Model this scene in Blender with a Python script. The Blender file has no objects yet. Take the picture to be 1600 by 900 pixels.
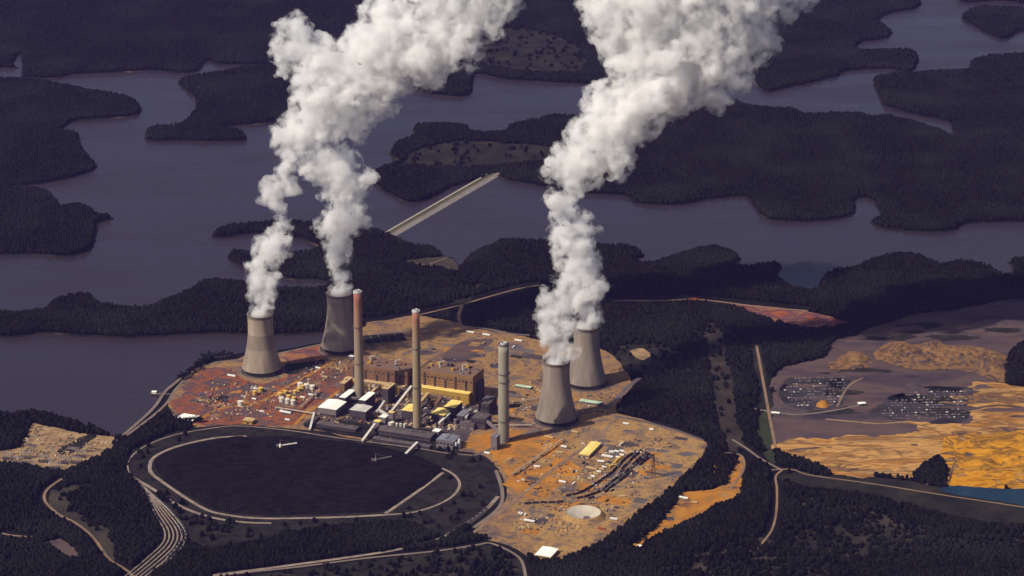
import bpy, bmesh, math, random
import numpy as np
from mathutils import Vector, Matrix, noise as mnoise

random.seed(7); rng = np.random.default_rng(7)
sc = bpy.context.scene
COL = sc.collection
R = math.radians

# ------------------------------------------------------------------ camera
CAM_H, PITCH, FOV = 2270.0, R(18.9), R(22.0)
cam = bpy.data.objects.new('camera', bpy.data.cameras.new('camera'))
cam.location = (0, 0, CAM_H); cam.rotation_euler = (math.pi/2 - PITCH, 0, 0)
cam.data.sensor_width = 36.0; cam.data.angle = FOV
cam.data.clip_start = 5; cam.data.clip_end = 60000
COL.objects.link(cam); sc.camera = cam

# ------------------------------------------------------------------ sky, sun, exposure
SUN_EL, SUN_AZ = R(46), math.atan2(-0.50, -0.866)      # direction towards the sun: left and towards the camera
to_sun = Vector((math.cos(SUN_EL)*math.cos(SUN_AZ), math.cos(SUN_EL)*math.sin(SUN_AZ), math.sin(SUN_EL)))
w = bpy.data.worlds.new('World'); sc.world = w; w.use_nodes = True
nt = w.node_tree; nt.nodes.clear()
sky = nt.nodes.new('ShaderNodeTexSky'); sky.sky_type = 'NISHITA'; sky.sun_disc = False
sky.sun_elevation = SUN_EL; sky.sun_rotation = math.atan2(to_sun.x, to_sun.y)
sky.dust_density = 2.0
bg = nt.nodes.new('ShaderNodeBackground'); bg.inputs['Strength'].default_value = 0.065
out = nt.nodes.new('ShaderNodeOutputWorld')
nt.links.new(sky.outputs[0], bg.inputs[0]); nt.links.new(bg.outputs[0], out.inputs[0])
sun = bpy.data.objects.new('sun', bpy.data.lights.new('sun', 'SUN'))
sun.data.energy = 5.0; sun.data.angle = R(0.53); sun.data.color = (1.0, 0.93, 0.80)
sun.rotation_euler = to_sun.to_track_quat('Z', 'Y').to_euler(); sun.location = (0, 6000, 4000)
COL.objects.link(sun)
sc.view_settings.view_transform = 'Standard'; sc.view_settings.look = 'None'
sc.view_settings.exposure = 0.0; sc.view_settings.gamma = 1.0; sc.view_settings.use_curve_mapping = False
cy = sc.cycles
cy.use_denoising = True; cy.use_adaptive_sampling = True; cy.adaptive_threshold = 0.025
cy.max_bounces = 18; cy.volume_bounces = 12; cy.diffuse_bounces = 2; cy.glossy_bounces = 2; cy.transparent_max_bounces = 16
cy.volume_step_rate = 0.14; cy.volume_max_steps = 512

# ------------------------------------------------------------------ surveying: from a place in the photograph to the ground
FPX = 800/math.tan(FOV/2)
CP, SP = math.cos(PITCH), math.sin(PITCH)
def G(px, py, z=0.0):
    a, b = (px-800)/FPX, (450-py)/FPX
    d = (a, CP + b*SP, -SP + b*CP)
    t = (z-CAM_H)/d[2]
    return Vector((d[0]*t, d[1]*t, z))
def Gs(pts, z=0.0): return np.array([G(p[0], p[1], z)[:2] for p in pts])
def mpp(px, py):                                    # metres per photograph pixel at that spot
    g = G(px, py); return (g.y*CP + CAM_H*SP)/FPX

def smooth(P, closed=True, step=14.0, jit=0.0, seed=0):
    P = np.asarray(P, float); n = len(P); outp = []
    rg = range(n if closed else n-1)
    for i in rg:
        if closed: p0, p1, p2, p3 = P[i-1], P[i], P[(i+1) % n], P[(i+2) % n]
        else: p0, p1, p2, p3 = P[max(i-1, 0)], P[i], P[i+1], P[min(i+2, n-1)]
        L = np.linalg.norm(p2-p1); m = max(2, int(L/step))
        for k in range(m):
            t = k/m
            outp.append(0.5*((2*p1) + (p2-p0)*t + (2*p0-5*p1+4*p2-p3)*t*t + (3*p1-p0-3*p2+p3)*t**3))
    if not closed: outp.append(P[-1])
    Q = np.array(outp)
    if jit:
        for i in range(len(Q)):
            v = Vector((Q[i, 0]*.012+seed, Q[i, 1]*.012, seed*3.1))
            d = mnoise.noise_vector(v) + .5*mnoise.noise_vector(v*2.7) + .35*mnoise.noise_vector(v*6.5)
            Q[i] += np.array(d[:2])*jit
    return Q

# ------------------------------------------------------------------ mesh helpers
class MB:
    def __init__(s): s.v = []; s.f = []; s.m = []
    def add(s, vs, fs, m=0):
        o = len(s.v); s.v += [tuple(v) for v in vs]; s.f += [tuple(i+o for i in f) for f in fs]; s.m += [m]*len(fs); return s
    def box(s, c, d, rz=0.0, m=0, taper=1.0):
        x, y, z = d[0]/2, d[1]/2, d[2]/2; cs, sn = math.cos(rz), math.sin(rz); vs = []
        for k, (dz, q) in enumerate(((-z, 1.0), (z, taper))):
            for (a, b) in ((-x, -y), (x, -y), (x, y), (-x, y)):
                a *= q; b *= q
                vs.append((c[0]+a*cs-b*sn, c[1]+a*sn+b*cs, c[2]+dz))
        return s.add(vs, [(3, 2, 1, 0), (4, 5, 6, 7), (0, 1, 5, 4), (1, 2, 6, 5), (2, 3, 7, 6), (3, 0, 4, 7)], m)
    def gable(s, c, d, rise, rz=0.0, m=0, axis=0):       # a pitched roof slab, c = centre of its eaves plane
        x, y = d[0]/2, d[1]/2; cs, sn = math.cos(rz), math.sin(rz)
        if axis == 0: P = [(-x, -y, 0), (x, -y, 0), (x, y, 0), (-x, y, 0), (-x, 0, rise), (x, 0, rise)]; F = [(0, 1, 5, 4), (2, 3, 4, 5), (0, 4, 3), (1, 2, 5), (3, 2, 1, 0)]
        else: P = [(-x, -y, 0), (x, -y, 0), (x, y, 0), (-x, y, 0), (0, -y, rise), (0, y, rise)]; F = [(0, 4, 5, 3), (1, 2, 5, 4), (0, 1, 4), (2, 3, 5), (3, 2, 1, 0)]
        return s.add([(c[0]+a*cs-b*sn, c[1]+a*sn+b*cs, c[2]+e) for a, b, e in P], F, m)
    def lathe(s, prof, n=32, c=(0, 0, 0), m=0, cap=(False, False)):
        vs = []; fs = []
        for (r, z) in prof:
            for k in range(n):
                a = 2*math.pi*k/n; vs.append((c[0]+r*math.cos(a), c[1]+r*math.sin(a), c[2]+z))
        for i in range(len(prof)-1):
            for k in range(n):
                fs.append((i*n+k, i*n+(k+1) % n, (i+1)*n+(k+1) % n, (i+1)*n+k))
        if cap[0]: fs.append(tuple(reversed(range(n))))
        if cap[1]: fs.append(tuple((len(prof)-1)*n+k for k in range(n)))
        return s.add(vs, fs, m)
    def bar(s, a, b, wd, m=0, h=None):
        a, b = Vector(a), Vector(b); d = (b-a).normalized()
        up = Vector((0, 0, 1)) if abs(d.z) < .95 else Vector((1, 0, 0))
        sd = d.cross(up).normalized()*wd/2; u2 = sd.cross(d).normalized()*(h or wd)/2
        vs = [p+q for p in (a, b) for q in (-sd-u2, sd-u2, sd+u2, -sd+u2)]
        return s.add(vs, [(0, 1, 2, 3), (7, 6, 5, 4), (0, 4, 5, 1), (1, 5, 6, 2), (2, 6, 7, 3), (3, 7, 4, 0)], m)
    def build(s, name, mats, parent=None, loc=(0, 0, 0), rz=0.0, smoothf=False):
        me = bpy.data.meshes.new(name); me.from_pydata(s.v, [], s.f)
        for m in (mats if isinstance(mats, (list, tuple)) else [mats]): me.materials.append(m)
        if any(s.m): me.polygons.foreach_set('material_index', s.m)
        if smoothf: me.polygons.foreach_set('use_smooth', [True]*len(me.polygons))
        me.update()
        o = bpy.data.objects.new(name, me); COL.objects.link(o); o.location = loc; o.rotation_euler.z = rz
        if parent: o.parent = parent
        return o
def tag(o, label=None, cat=None, group=None, kind=None):
    if label: o['label'] = label
    if cat: o['category'] = cat
    if group: o['group'] = group
    if kind: o['kind'] = kind
    return o
def empty(name, loc, rz=0.0):
    o = bpy.data.objects.new(name, None); COL.objects.link(o); o.location = loc; o.rotation_euler.z = rz
    o.empty_display_size = 5; return o
def copy_tree(o, parent=None):
    c = o.copy(); COL.objects.link(c); c.parent = parent
    for ch in list(o.children): copy_tree(ch, c)
    return c

# ------------------------------------------------------------------ materials
def lin(c): return tuple((x/255/12.92 if x/255 <= .04045 else ((x/255+.055)/1.055)**2.4) for x in c)
def nodes(name):
    m = bpy.data.materials.new(name); m.use_nodes = True; return m, m.node_tree, m.node_tree.nodes['Principled BSDF']
def mat(name, cols, scale=.02, rough=.85, detail=6, stretch=(1, 1, 1), bump=0.0, spec=.03, metal=0.0, pos=None, speck=None, dist=0.0, coord='Object', rotz=0.0):
    """a surface whose colour wanders between the listed base colours (sRGB 0-255)"""
    m, t, p = nodes(name); N, L = t.nodes, t.links
    p.inputs['Roughness'].default_value = rough; p.inputs['Specular IOR Level'].default_value = spec; p.inputs['Metallic'].default_value = metal
    tc = N.new('ShaderNodeTexCoord'); mp = N.new('ShaderNodeMapping'); mp.inputs['Scale'].default_value = stretch; mp.inputs['Rotation'].default_value[2] = rotz
    L.new(tc.outputs[coord], mp.inputs[0])
    nz = N.new('ShaderNodeTexNoise'); nz.inputs['Scale'].default_value = scale; nz.inputs['Detail'].default_value = detail
    nz.inputs['Roughness'].default_value = .62; nz.inputs['Distortion'].default_value = dist
    L.new(mp.outputs[0], nz.inputs['Vector'])
    rp = N.new('ShaderNodeValToRGB'); e = rp.color_ramp.elements; n = len(cols)
    ps = pos or [.30+.40*i/max(1, n-1) for i in range(n)]
    while len(e) < n: e.new(.5)
    for i, c in enumerate(cols): e[i].position = ps[i]; e[i].color = (*lin(c), 1)
    L.new(nz.outputs[0], rp.inputs[0]); col = rp.outputs[0]
    if speck:                                              # (colour, scale, amount): small scattered patches
        n2 = N.new('ShaderNodeTexNoise'); n2.inputs['Scale'].default_value = speck[1]; n2.inputs['Detail'].default_value = 3
        L.new(mp.outputs[0], n2.inputs['Vector'])
        r2 = N.new('ShaderNodeMapRange'); r2.inputs[1].default_value = 1-speck[2]; r2.inputs[2].default_value = 1-speck[2]+.14; r2.inputs[4].default_value = .75
        L.new(n2.outputs[0], r2.inputs[0])
        mx = N.new('ShaderNodeMix'); mx.data_type = 'RGBA'; mx.inputs[7].default_value = (*lin(speck[0]), 1)
        L.new(r2.outputs[0], mx.inputs[0]); L.new(col, mx.inputs[6]); col = mx.outputs[2]
    L.new(col, p.inputs['Base Color'])
    if bump:
        b = N.new('ShaderNodeBump'); b.inputs['Strength'].default_value = 1; b.inputs['Distance'].default_value = bump
        L.new(nz.outputs[0], b.inputs['Height']); L.new(b.outputs[0], p.inputs['Normal'])
    return m

M = {}
M['forest_floor'] = mat('forest_floor', [(18, 16, 17), (23, 21, 20), (30, 27, 25)], .01)
M['bank'] = mat('bank', [(24, 22, 22), (34, 30, 28), (66, 54, 46), (128, 100, 82)], .008, detail=8, pos=[.42, .55, .64, .74])
M['terrain'] = mat('terrain', [(26, 24, 26), (34, 31, 30)], .002)
M['grass'] = mat('grass', [(30, 29, 27), (42, 39, 34), (58, 51, 42)], .012, detail=9, speck=((24, 25, 23), .04, .47))
M['field'] = mat('field', [(44, 42, 38), (62, 56, 48), (82, 70, 58)], .008, detail=9, stretch=(.6, 1.6, 1))
M['greengrass'] = mat('greengrass', [(42, 48, 34), (58, 60, 44)], .02)
M['coal'] = mat('coal', [(5, 4, 5), (11, 8, 9), (27, 22, 22), (8, 6, 7), (19, 15, 16)], .05, rough=.7, detail=11, bump=3.0, stretch=(.7, 1.5, 1))
M['coalgrass'] = mat('coalgrass', [(22, 21, 22), (32, 30, 29), (48, 42, 39), (30, 28, 28)], .03, detail=11, speck=((20, 20, 20), .08, .47))

def water_mat():
    m, t, p = nodes('water'); N, L = t.nodes, t.links
    p.inputs['Base Color'].default_value = (.030, .021, .028, 1); p.inputs['Roughness'].default_value = .22; p.inputs['IOR'].default_value = 1.33
    tc = N.new('ShaderNodeTexCoord'); nz = N.new('ShaderNodeTexNoise'); nz.inputs['Scale'].default_value = .06; nz.inputs['Detail'].default_value = 5
    L.new(tc.outputs['Object'], nz.inputs['Vector'])
    b = N.new('ShaderNodeBump'); b.inputs['Distance'].default_value = .9; b.inputs['Strength'].default_value = .6
    L.new(nz.outputs[0], b.inputs['Height']); L.new(b.outputs[0], p.inputs['Normal'])
    mp = N.new('ShaderNodeMapping'); mp.inputs['Scale'].default_value = (.0016, .006, 1); mp.inputs['Rotation'].default_value[2] = .35; L.new(tc.outputs['Object'], mp.inputs[0])
    n2 = N.new('ShaderNodeTexNoise'); n2.inputs['Scale'].default_value = 1; n2.inputs['Detail'].default_value = 6; n2.inputs['Distortion'].default_value = .8; L.new(mp.outputs[0], n2.inputs['Vector'])
    mr = N.new('ShaderNodeMapRange'); mr.inputs[1].default_value = .35; mr.inputs[2].default_value = .65; mr.inputs[3].default_value = .16; mr.inputs[4].default_value = .36; L.new(n2.outputs[0], mr.inputs[0]); L.new(mr.outputs[0], p.inputs['Roughness'])
    return m
M['water'] = water_mat()

def leaf_mat(name, a, b, c=(34, 34, 32)):
    m, t, p = nodes(name); N, L = t.nodes, t.links
    p.inputs['Roughness'].default_value = .8; p.inputs['Specular IOR Level'].default_value = .0
    oi = N.new('ShaderNodeObjectInfo'); rp = N.new('ShaderNodeValToRGB'); e = rp.color_ramp.elements
    e[0].color = (*lin(a), 1); e[1].color = (*lin(b), 1); L.new(oi.outputs['Random'], rp.inputs[0])
    ge = N.new('ShaderNodeNewGeometry'); nz = N.new('ShaderNodeTexNoise'); nz.inputs['Scale'].default_value = .0045; nz.inputs['Detail'].default_value = 5; L.new(ge.outputs['Position'], nz.inputs['Vector'])
    mr = N.new('ShaderNodeMapRange'); mr.inputs[1].default_value = .46; mr.inputs[2].default_value = .68; mr.inputs[4].default_value = .8; L.new(nz.outputs[0], mr.inputs[0])
    mx = N.new('ShaderNodeMix'); mx.data_type = 'RGBA'; mx.inputs[7].default_value = (*lin(c), 1); L.new(mr.outputs[0], mx.inputs[0]); L.new(rp.outputs[0], mx.inputs[6])
    L.new(mx.outputs[2], p.inputs['Base Color'])
    return m
M['leaf'] = leaf_mat('leaf', (11, 11, 9), (30, 28, 22))
M['bark'] = mat('bark', [(60, 48, 40), (80, 66, 54)], .5)

# ------------------------------------------------------------------ land and water
def flat_poly(name, P, z, material, skirt=None, kind='structure', label=None, cat=None, bankm=None):
    """a level sheet with the outline P; skirt=(out, drop) adds a sloping bank round it"""
    bm = bmesh.new(); vs = [bm.verts.new((x, y, z)) for x, y in P]
    es = [bm.edges.new((vs[i], vs[(i+1) % len(vs)])) for i in range(len(vs))]
    bmesh.ops.triangle_fill(bm, use_beauty=True, use_dissolve=False, edges=es)
    for f in bm.faces:
        f.normal_update()
        if f.normal.z < 0: f.normal_flip()
    if skirt:
        A = np.array(P); area = .5*np.sum(A[:, 0]*np.roll(A[:, 1], -1) - np.roll(A[:, 0], -1)*A[:, 1]); sg = 1 if area > 0 else -1
        T = np.roll(A, -1, 0)-np.roll(A, 1, 0); T /= np.linalg.norm(T, axis=1)[:, None]+1e-9
        O = A + sg*np.stack([T[:, 1], -T[:, 0]], 1)*skirt[0]
        lo = [bm.verts.new((x, y, z-skirt[1])) for x, y in O]
        n = len(vs)
        for i in range(n):
            j = (i+1) % n
            f = bm.faces.new((vs[i], lo[i], lo[j], vs[j]) if sg > 0 else (vs[j], lo[j], lo[i], vs[i])); f.material_index = 1
    me = bpy.data.meshes.new(name); bm.to_mesh(me); bm.free()
    me.materials.append(material); me.materials.append(bankm or M['bank'])
    o = bpy.data.objects.new(name, me); COL.objects.link(o)
    return tag(o, label, cat, kind=kind)

GX0, GX1, GY0, GY1, GC = -3000., 3000., 4100., 11600., 6.0
NX, NY = int((GX1-GX0)/GC), int((GY1-GY0)/GC)
def raster(P):
    """which cells of the survey grid lie inside the outline P"""
    acc = np.zeros((NY, NX+1), np.int32); P = np.asarray(P)
    ys = GY0+(np.arange(NY)+.5)*GC
    for a, b in zip(P, np.roll(P, -1, 0)):
        if a[1] == b[1]: continue
        lo, hi = (a, b) if a[1] < b[1] else (b, a)
        i0 = max(0, int(math.ceil((lo[1]-GY0)/GC-.5))); i1 = min(NY, int(math.ceil((hi[1]-GY0)/GC-.5)))
        if i1 <= i0: continue
        r = np.arange(i0, i1); x = lo[0]+(ys[r]-lo[1])/(hi[1]-lo[1])*(hi[0]-lo[0])
        k = np.clip(np.ceil((x-GX0)/GC-.5).astype(int), 0, NX)
        np.add.at(acc, (r, k), 1)
    return (np.cumsum(acc, 1)[:, :NX] % 2).astype(bool)
def ribbon_outline(P, wd):
    P = np.asarray(P); T = np.gradient(P, axis=0); T /= np.linalg.norm(T, axis=1)[:, None]+1e-9
    Nn = np.stack([-T[:, 1], T[:, 0]], 1)*wd/2
    return np.concatenate([P+Nn, (P-Nn)[::-1]])

ZL = 3.0
LAND = {
 'west_shore': [(-260, 120), (0, 126), (38, 125), (70, 130), (100, 136), (140, 143), (175, 149), (205, 156), (217, 168), (213, 180), (170, 185), (135, 187), (112, 191), (95, 207), (118, 211), (128, 235), (144, 251), (148, 264), (117, 276), (71, 287), (21, 291), (20, 297), (71, 301), (89, 314), (95, 327), (117, 322), (142, 328), (153, 339), (176, 343), (153, 349), (146, 371), (144, 385), (135, 394), (110, 401), (64, 399), (0, 399), (-260, 400)],
 'north_shore': [(-300, 100), (0, 107), (15, 102), (22, 97), (24, 87), (35, 87), (36, 119), (50, 122), (87, 122), (115, 117), (188, 113), (240, 111), (290, 114), (310, 110), (320, 97), (332, 97), (340, 101), (400, 102), (450, 104), (600, 112), (650, 140), (700, 151), (730, 150), (738, 135), (740, 117), (757, 117), (780, 123), (847, 128), (920, 133), (1000, 140), (1100, 132), (1160, 116), (1177, 127), (1190, 140), (1200, 144), (1233, 137), (1273, 128), (1307, 120), (1317, 113), (1380, 108), (1420, 113), (1433, 98), (1427, 82), (1393, 80), (1367, 83), (1338, 80), (1347, 65), (1377, 62), (1392, 53), (1373, 35), (1387, 22), (1430, 13), (1436, -8), (1420, -60), (700, -90), (-300, -60)],
 'wooded_point': [(282, 125), (312, 120), (350, 114), (400, 107), (450, 108), (520, 118), (560, 140), (520, 165), (450, 186), (400, 194), (352, 199), (368, 206), (382, 214), (375, 221), (275, 221), (230, 220), (232, 204), (262, 200), (282, 195), (295, 185), (307, 165), (300, 150), (285, 137)],
 'lake_island': [(1503, 27), (1517, 17), (1543, 12), (1600, 15), (1640, 25), (1620, 45), (1593, 50), (1567, 62), (1543, 53), (1520, 40)],
 'corner_shore': [(1495, -4), (1507, 5), (1567, 2), (1640, 6), (1700, -40), (1500, -40)],
 'east_shore': [(583, 273), (600, 262), (627, 253), (610, 243), (612, 234), (620, 226), (650, 213), (648, 198), (690, 196), (730, 200), (735, 208), (787, 210), (800, 197), (840, 190), (880, 183), (960, 190), (1050, 175), (1137, 160), (1147, 157), (1167, 167), (1207, 172), (1240, 173), (1260, 180), (1307, 180), (1347, 180), (1360, 187), (1387, 185), (1403, 190), (1433, 195), (1470, 207), (1485, 215), (1484, 192), (1433, 180), (1383, 167), (1377, 157), (1367, 133), (1367, 123), (1393, 118), (1453, 115), (1513, 113), (1517, 100), (1533, 92), (1567, 87), (1600, 86), (1900, 70), (1900, 350), (1600, 348), (1512, 350), (1495, 359), (1464, 363), (1390, 359), (1364, 348), (1377, 337), (1364, 315), (1337, 310), (1331, 337), (1276, 346), (1202, 343), (1180, 324), (1162, 308), (1106, 313), (1062, 321), (1000, 319), (974, 306), (900, 302), (840, 291), (800, 283), (772, 275), (729, 287), (699, 296), (672, 311), (645, 317), (624, 311), (585, 288)],
 'south_shore': [(-300, 500), (0, 491), (18, 495), (50, 490), (75, 484), (75, 477), (90, 471), (117, 465), (139, 463), (153, 477), (192, 483), (228, 484), (256, 475), (295, 458), (313, 445), (341, 442), (373, 445), (400, 451), (440, 453), (505, 452), (515, 445), (500, 438), (450, 436), (420, 424), (380, 418), (358, 406), (366, 395), (400, 399), (430, 396), (470, 396), (500, 388), (480, 376), (430, 368), (385, 366), (350, 372), (336, 370), (341, 361), (360, 356), (400, 352), (450, 348), (500, 350), (560, 358), (605, 367), (630, 379), (648, 389), (678, 390), (693, 402), (706, 403), (720, 421), (728, 414), (735, 405), (760, 388), (785, 378), (813, 377), (870, 380), (952, 385), (979, 387), (1007, 400), (983, 409), (1014, 416), (1044, 407), (1075, 398), (1110, 390), (1140, 396), (1158, 407), (1147, 416), (1171, 420), (1202, 413), (1219, 416), (1213, 433), (1235, 448), (1250, 457), (1276, 457), (1283, 440), (1302, 424), (1333, 420), (1368, 407), (1403, 401), (1438, 402), (1456, 411), (1469, 418), (1499, 411), (1534, 416), (1565, 429), (1582, 433), (1587, 416), (1600, 409), (1900, 400), (1900, 1060), (-300, 1060), (-300, 640), (0, 646), (30, 643), (60, 645), (95, 655), (140, 668), (180, 683), (192, 680), (240, 642), (262, 622), (272, 598), (298, 575), (320, 564), (350, 560), (385, 552), (432, 549), (503, 535), (516, 527), (500, 521), (440, 524), (380, 523), (320, 522), (250, 526), (200, 529), (150, 526), (60, 521), (0, 528), (-300, 530)],
}
LANDP = {}; landmask = np.zeros((NY, NX), bool); zone = {}
for i, (nm, pts) in enumerate(LAND.items()):
    P = smooth(Gs(pts), True, 16, 7.0, i+1); LANDP[nm] = P
    flat_poly(nm, P, ZL, M['forest_floor'], (5.5, ZL+1.0))
    zone[nm] = raster(P); landmask |= zone[nm]

mb = MB().add([(-12000, -2000, 0), (12000, -2000, 0), (12000, 18000, 0), (-12000, 18000, 0)], [(0, 1, 2, 3)])
tag(mb.build('lake', M['water']), kind='structure')
# beyond the lake the wooded country goes on to the horizon
mb = MB()
for x0, x1, y0, y1 in ((-14000, 14000, 11200, 22000), (-14000, -5200, -3000, 11200), (5200, 14000, -3000, 11200), (-5200, 5200, -3000, 3700)):
    mb.add([(x0, y0, 2.4), (x1, y0, 2.4), (x1, y1, 2.4), (x0, y1, 2.4)], [(0, 1, 2, 3)])
tag(mb.build('terrain', M['terrain']), kind='structure')

clear = np.zeros((NY, NX), bool)
sparse = np.zeros((NY, NX))
def patch(name, pts, z, material, jit=7.0, clearing=True, step=7, skirt=None, label=None, cat=None, trees=0.0):
    P = smooth(Gs(pts, ZL), True, step, jit, z)
    global clear
    if trees: sparse[raster(P)] = 1-trees
    elif clearing: clear |= raster(P)
    return flat_poly(name, P, ZL+z, material, skirt, label=label, cat=cat)
def strip_mesh(P, wd, z, mbx, m=0, crown=0.0):
    P = np.asarray(P); T = np.gradient(P, axis=0); T /= np.linalg.norm(T, axis=1)[:, None]+1e-9
    Nn = np.stack([-T[:, 1], T[:, 0]], 1)
    vs = []; fs = []
    for p, n in zip(P, Nn):
        vs += [(p[0]+n[0]*wd/2, p[1]+n[1]*wd/2, z), (p[0]-n[0]*wd/2, p[1]-n[1]*wd/2, z)]
    for i in range(len(P)-1): fs.append((2*i+1, 2*i+3, 2*i+2, 2*i))
    mbx.add(vs, fs, m)
def road(name, pts, wd, z, material, clr=1.3, jit=0.0, clr_m=26):
    global clear
    P = smooth(Gs(pts, ZL), False, 10, jit, 2)
    if clr: clear |= raster(ribbon_outline(P, wd*clr+clr_m))
    mbx = MB(); strip_mesh(P, wd, ZL+z, mbx)
    return tag(mbx.build(name, material), kind='structure'), P
# ------------------------------------------------------------------ cleared ground, yards, roads
M['yard'] = mat('yard', [(84, 72, 72), (108, 88, 78), (134, 102, 76), (150, 114, 70), (100, 86, 80), (122, 100, 82)], .016, detail=11, dist=.8, speck=((64, 56, 61), .13, .45))
M['reddirt'] = mat('reddirt', [(78, 62, 68), (104, 70, 62), (142, 78, 46), (98, 72, 70), (84, 70, 76), (118, 84, 66)], .020, detail=11, dist=.8, speck=((68, 58, 64), .13, .46))
M['orangedirt'] = mat('orangedirt', [(104, 84, 70), (136, 100, 60), (164, 106, 42), (176, 120, 50), (118, 92, 70)], .016, detail=11, dist=1.0)
M['tandirt'] = mat('tandirt', [(102, 86, 76), (130, 104, 80), (162, 124, 74), (138, 110, 82), (114, 94, 80)], .016, detail=11, dist=.8, speck=((74, 64, 66), .14, .45))
M['gravel'] = mat('gravel', [(80, 72, 76), (96, 86, 86), (110, 98, 92)], .02)
M['asphalt'] = mat('asphalt', [(86, 78, 82), (104, 92, 92)], .03)
M['dirtroad'] = mat('dirtroad', [(112, 90, 76), (140, 114, 92)], .02)
M['concrete_road'] = mat('concrete_road', [(106, 92, 86), (128, 112, 102)], .02)
M['ballast'] = mat('ballast', [(112, 98, 90), (142, 124, 112), (164, 144, 128)], .05)
M['sand'] = mat('sand', [(88, 68, 54), (150, 102, 48), (184, 138, 82), (112, 82, 54), (166, 112, 48), (178, 134, 88)], .012, detail=11, stretch=(.45, 1.8, 1), dist=1.2)
M['yellowsand'] = mat('yellowsand', [(94, 68, 38), (172, 110, 20), (194, 134, 34), (112, 78, 36), (180, 126, 44), (150, 100, 30)], .014, detail=11, stretch=(.7, 1.3, 1), dist=1.2)
M['ashflat'] = mat('ashflat', [(56, 48, 56), (76, 62, 66), (92, 74, 70), (70, 58, 64)], .008, detail=10, stretch=(.6, 1.5, 1))
M['ashpond'] = mat('ashpond', [(36, 33, 36), (50, 46, 49), (64, 59, 62), (44, 40, 43)], .014, detail=10, stretch=(.4, 1.6, 1), speck=((118, 114, 116), .07, .38))
M['spoil'] = mat('spoil', [(66, 54, 56), (88, 70, 62), (128, 94, 58), (74, 60, 60), (108, 80, 58)], .02, detail=10, dist=1.0)
M['redclay'] = mat('redclay', [(178, 92, 46), (140, 78, 52), (86, 62, 72), (150, 98, 62), (100, 74, 70)], .016)
M['bluepond'] = mat('bluepond', [(26, 44, 62), (36, 60, 76)], .02, rough=.3)
M['padsand'] = mat('padsand', [(112, 94, 76), (146, 118, 86), (164, 136, 104)], .03, detail=9, speck=((84, 72, 66), .05, .45))
M['rail'] = mat('rail', [(70, 58, 56), (92, 78, 74)], .3, rough=.5)
M['white_liner'] = mat('white_liner', [(168, 156, 140), (192, 180, 162)], .03)
M['palegravel'] = mat('palegravel', [(150, 140, 134), (176, 164, 152)], .04)

M['brownscrub'] = mat('brown_scrub', [(38, 34, 32), (54, 47, 41), (72, 61, 51)], .012, detail=10)
M['stain'] = mat('stain', [(60, 52, 58), (76, 66, 68), (92, 80, 76)], .03, detail=9)
SITE = [(262, 634), (278, 608), (300, 580), (328, 568), (372, 560), (388, 553), (435, 553), (503, 539), (540, 531), (575, 505), (606, 501), (655, 493), (719, 506), (740, 512), (790, 520), (840, 530), (890, 538), (945, 548), (972, 570), (988, 603), (962, 641), (1000, 654), (1050, 671), (1098, 688), (1108, 703), (1085, 728), (1040, 772), (990, 812), (955, 838), (900, 868), (868, 880), (838, 878), (800, 852), (748, 838), (762, 812), (788, 786), (792, 765), (775, 735), (748, 712), (700, 700), (570, 688), (500, 674), (430, 669), (350, 670), (300, 668), (268, 652)]
patch('yard_ground', SITE, .30, M['yard'])
patch('red_dirt_yard', [(268, 640), (290, 600), (330, 578), (372, 580), (400, 600), (450, 590), (500, 575), (540, 580), (530, 610), (480, 640), (470, 662), (400, 664), (330, 662), (285, 660)], .45, M['reddirt'], jit=22, step=5)
patch('orange_dirt_yard', [(720, 690), (760, 676), (800, 672), (850, 680), (880, 692), (860, 715), (900, 730), (880, 760), (840, 775), (800, 760), (785, 735), (760, 712)], .45, M['orangedirt'], jit=22, step=5)
patch('tan_yard', [(930, 668), (1000, 662), (1090, 690), (1085, 720), (1020, 775), (960, 825), (900, 860), (860, 870), (820, 845), (800, 815), (850, 800), (930, 770), (960, 730), (900, 715), (900, 690)], .50, M['tandirt'], jit=22, step=5)
patch('back_yard', [(640, 545), (700, 520), (760, 518), (840, 532), (850, 580), (800, 590), (740, 575), (690, 560)], .45, M['yard'], jit=22, step=5)
patch('gravel_pad', [(690, 560), (720, 535), (770, 530), (740, 556), (720, 566)], .60, M['ashflat'], jit=9, step=5, clearing=False)
patch('orange_bank', [(448, 552), (500, 541), (512, 548), (500, 560), (470, 566), (450, 566)], .60, M['redclay'], jit=9, step=5)
patch('dirt_lot', [(960, 545), (1010, 535), (1070, 555), (1085, 580), (1040, 590), (990, 585), (970, 570)], .40, M['grass'], trees=.12)
patch('white_gravel_lot', [(985, 548), (1005, 545), (1015, 555), (1003, 562), (990, 558)], .55, M['padsand'])
patch('tower_shadow_patch', [(448, 568), (500, 560), (510, 572), (480, 582), (450, 585)], .55, M['coalgrass'])  # leftmost tower's cast shadow, painted as a dark sheet on its right
# coal yard
patch('coal_yard_ground', [(198, 728), (208, 706), (240, 685), (300, 669), (374, 663), (451, 670), (529, 681), (645, 697), (700, 701), (748, 710), (780, 738), (788, 772), (764, 798), (730, 822), (690, 838), (640, 822), (560, 824), (470, 830), (400, 850), (330, 862), (296, 850), (290, 825), (268, 795), (236, 768), (208, 748)], .40, M['coalgrass'], trees=.025)
COAL = [(243, 730), (250, 714), (280, 700), (335, 688), (420, 683), (480, 686), (540, 691), (620, 704), (672, 722), (690, 736), (650, 768), (600, 798), (529, 803), (412, 805), (354, 800), (325, 792), (295, 775), (262, 754)]
clear |= raster(smooth(Gs([(480+(x-480)*1.06, 745+(y-745)*1.10) for x, y in COAL], ZL)))
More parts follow.
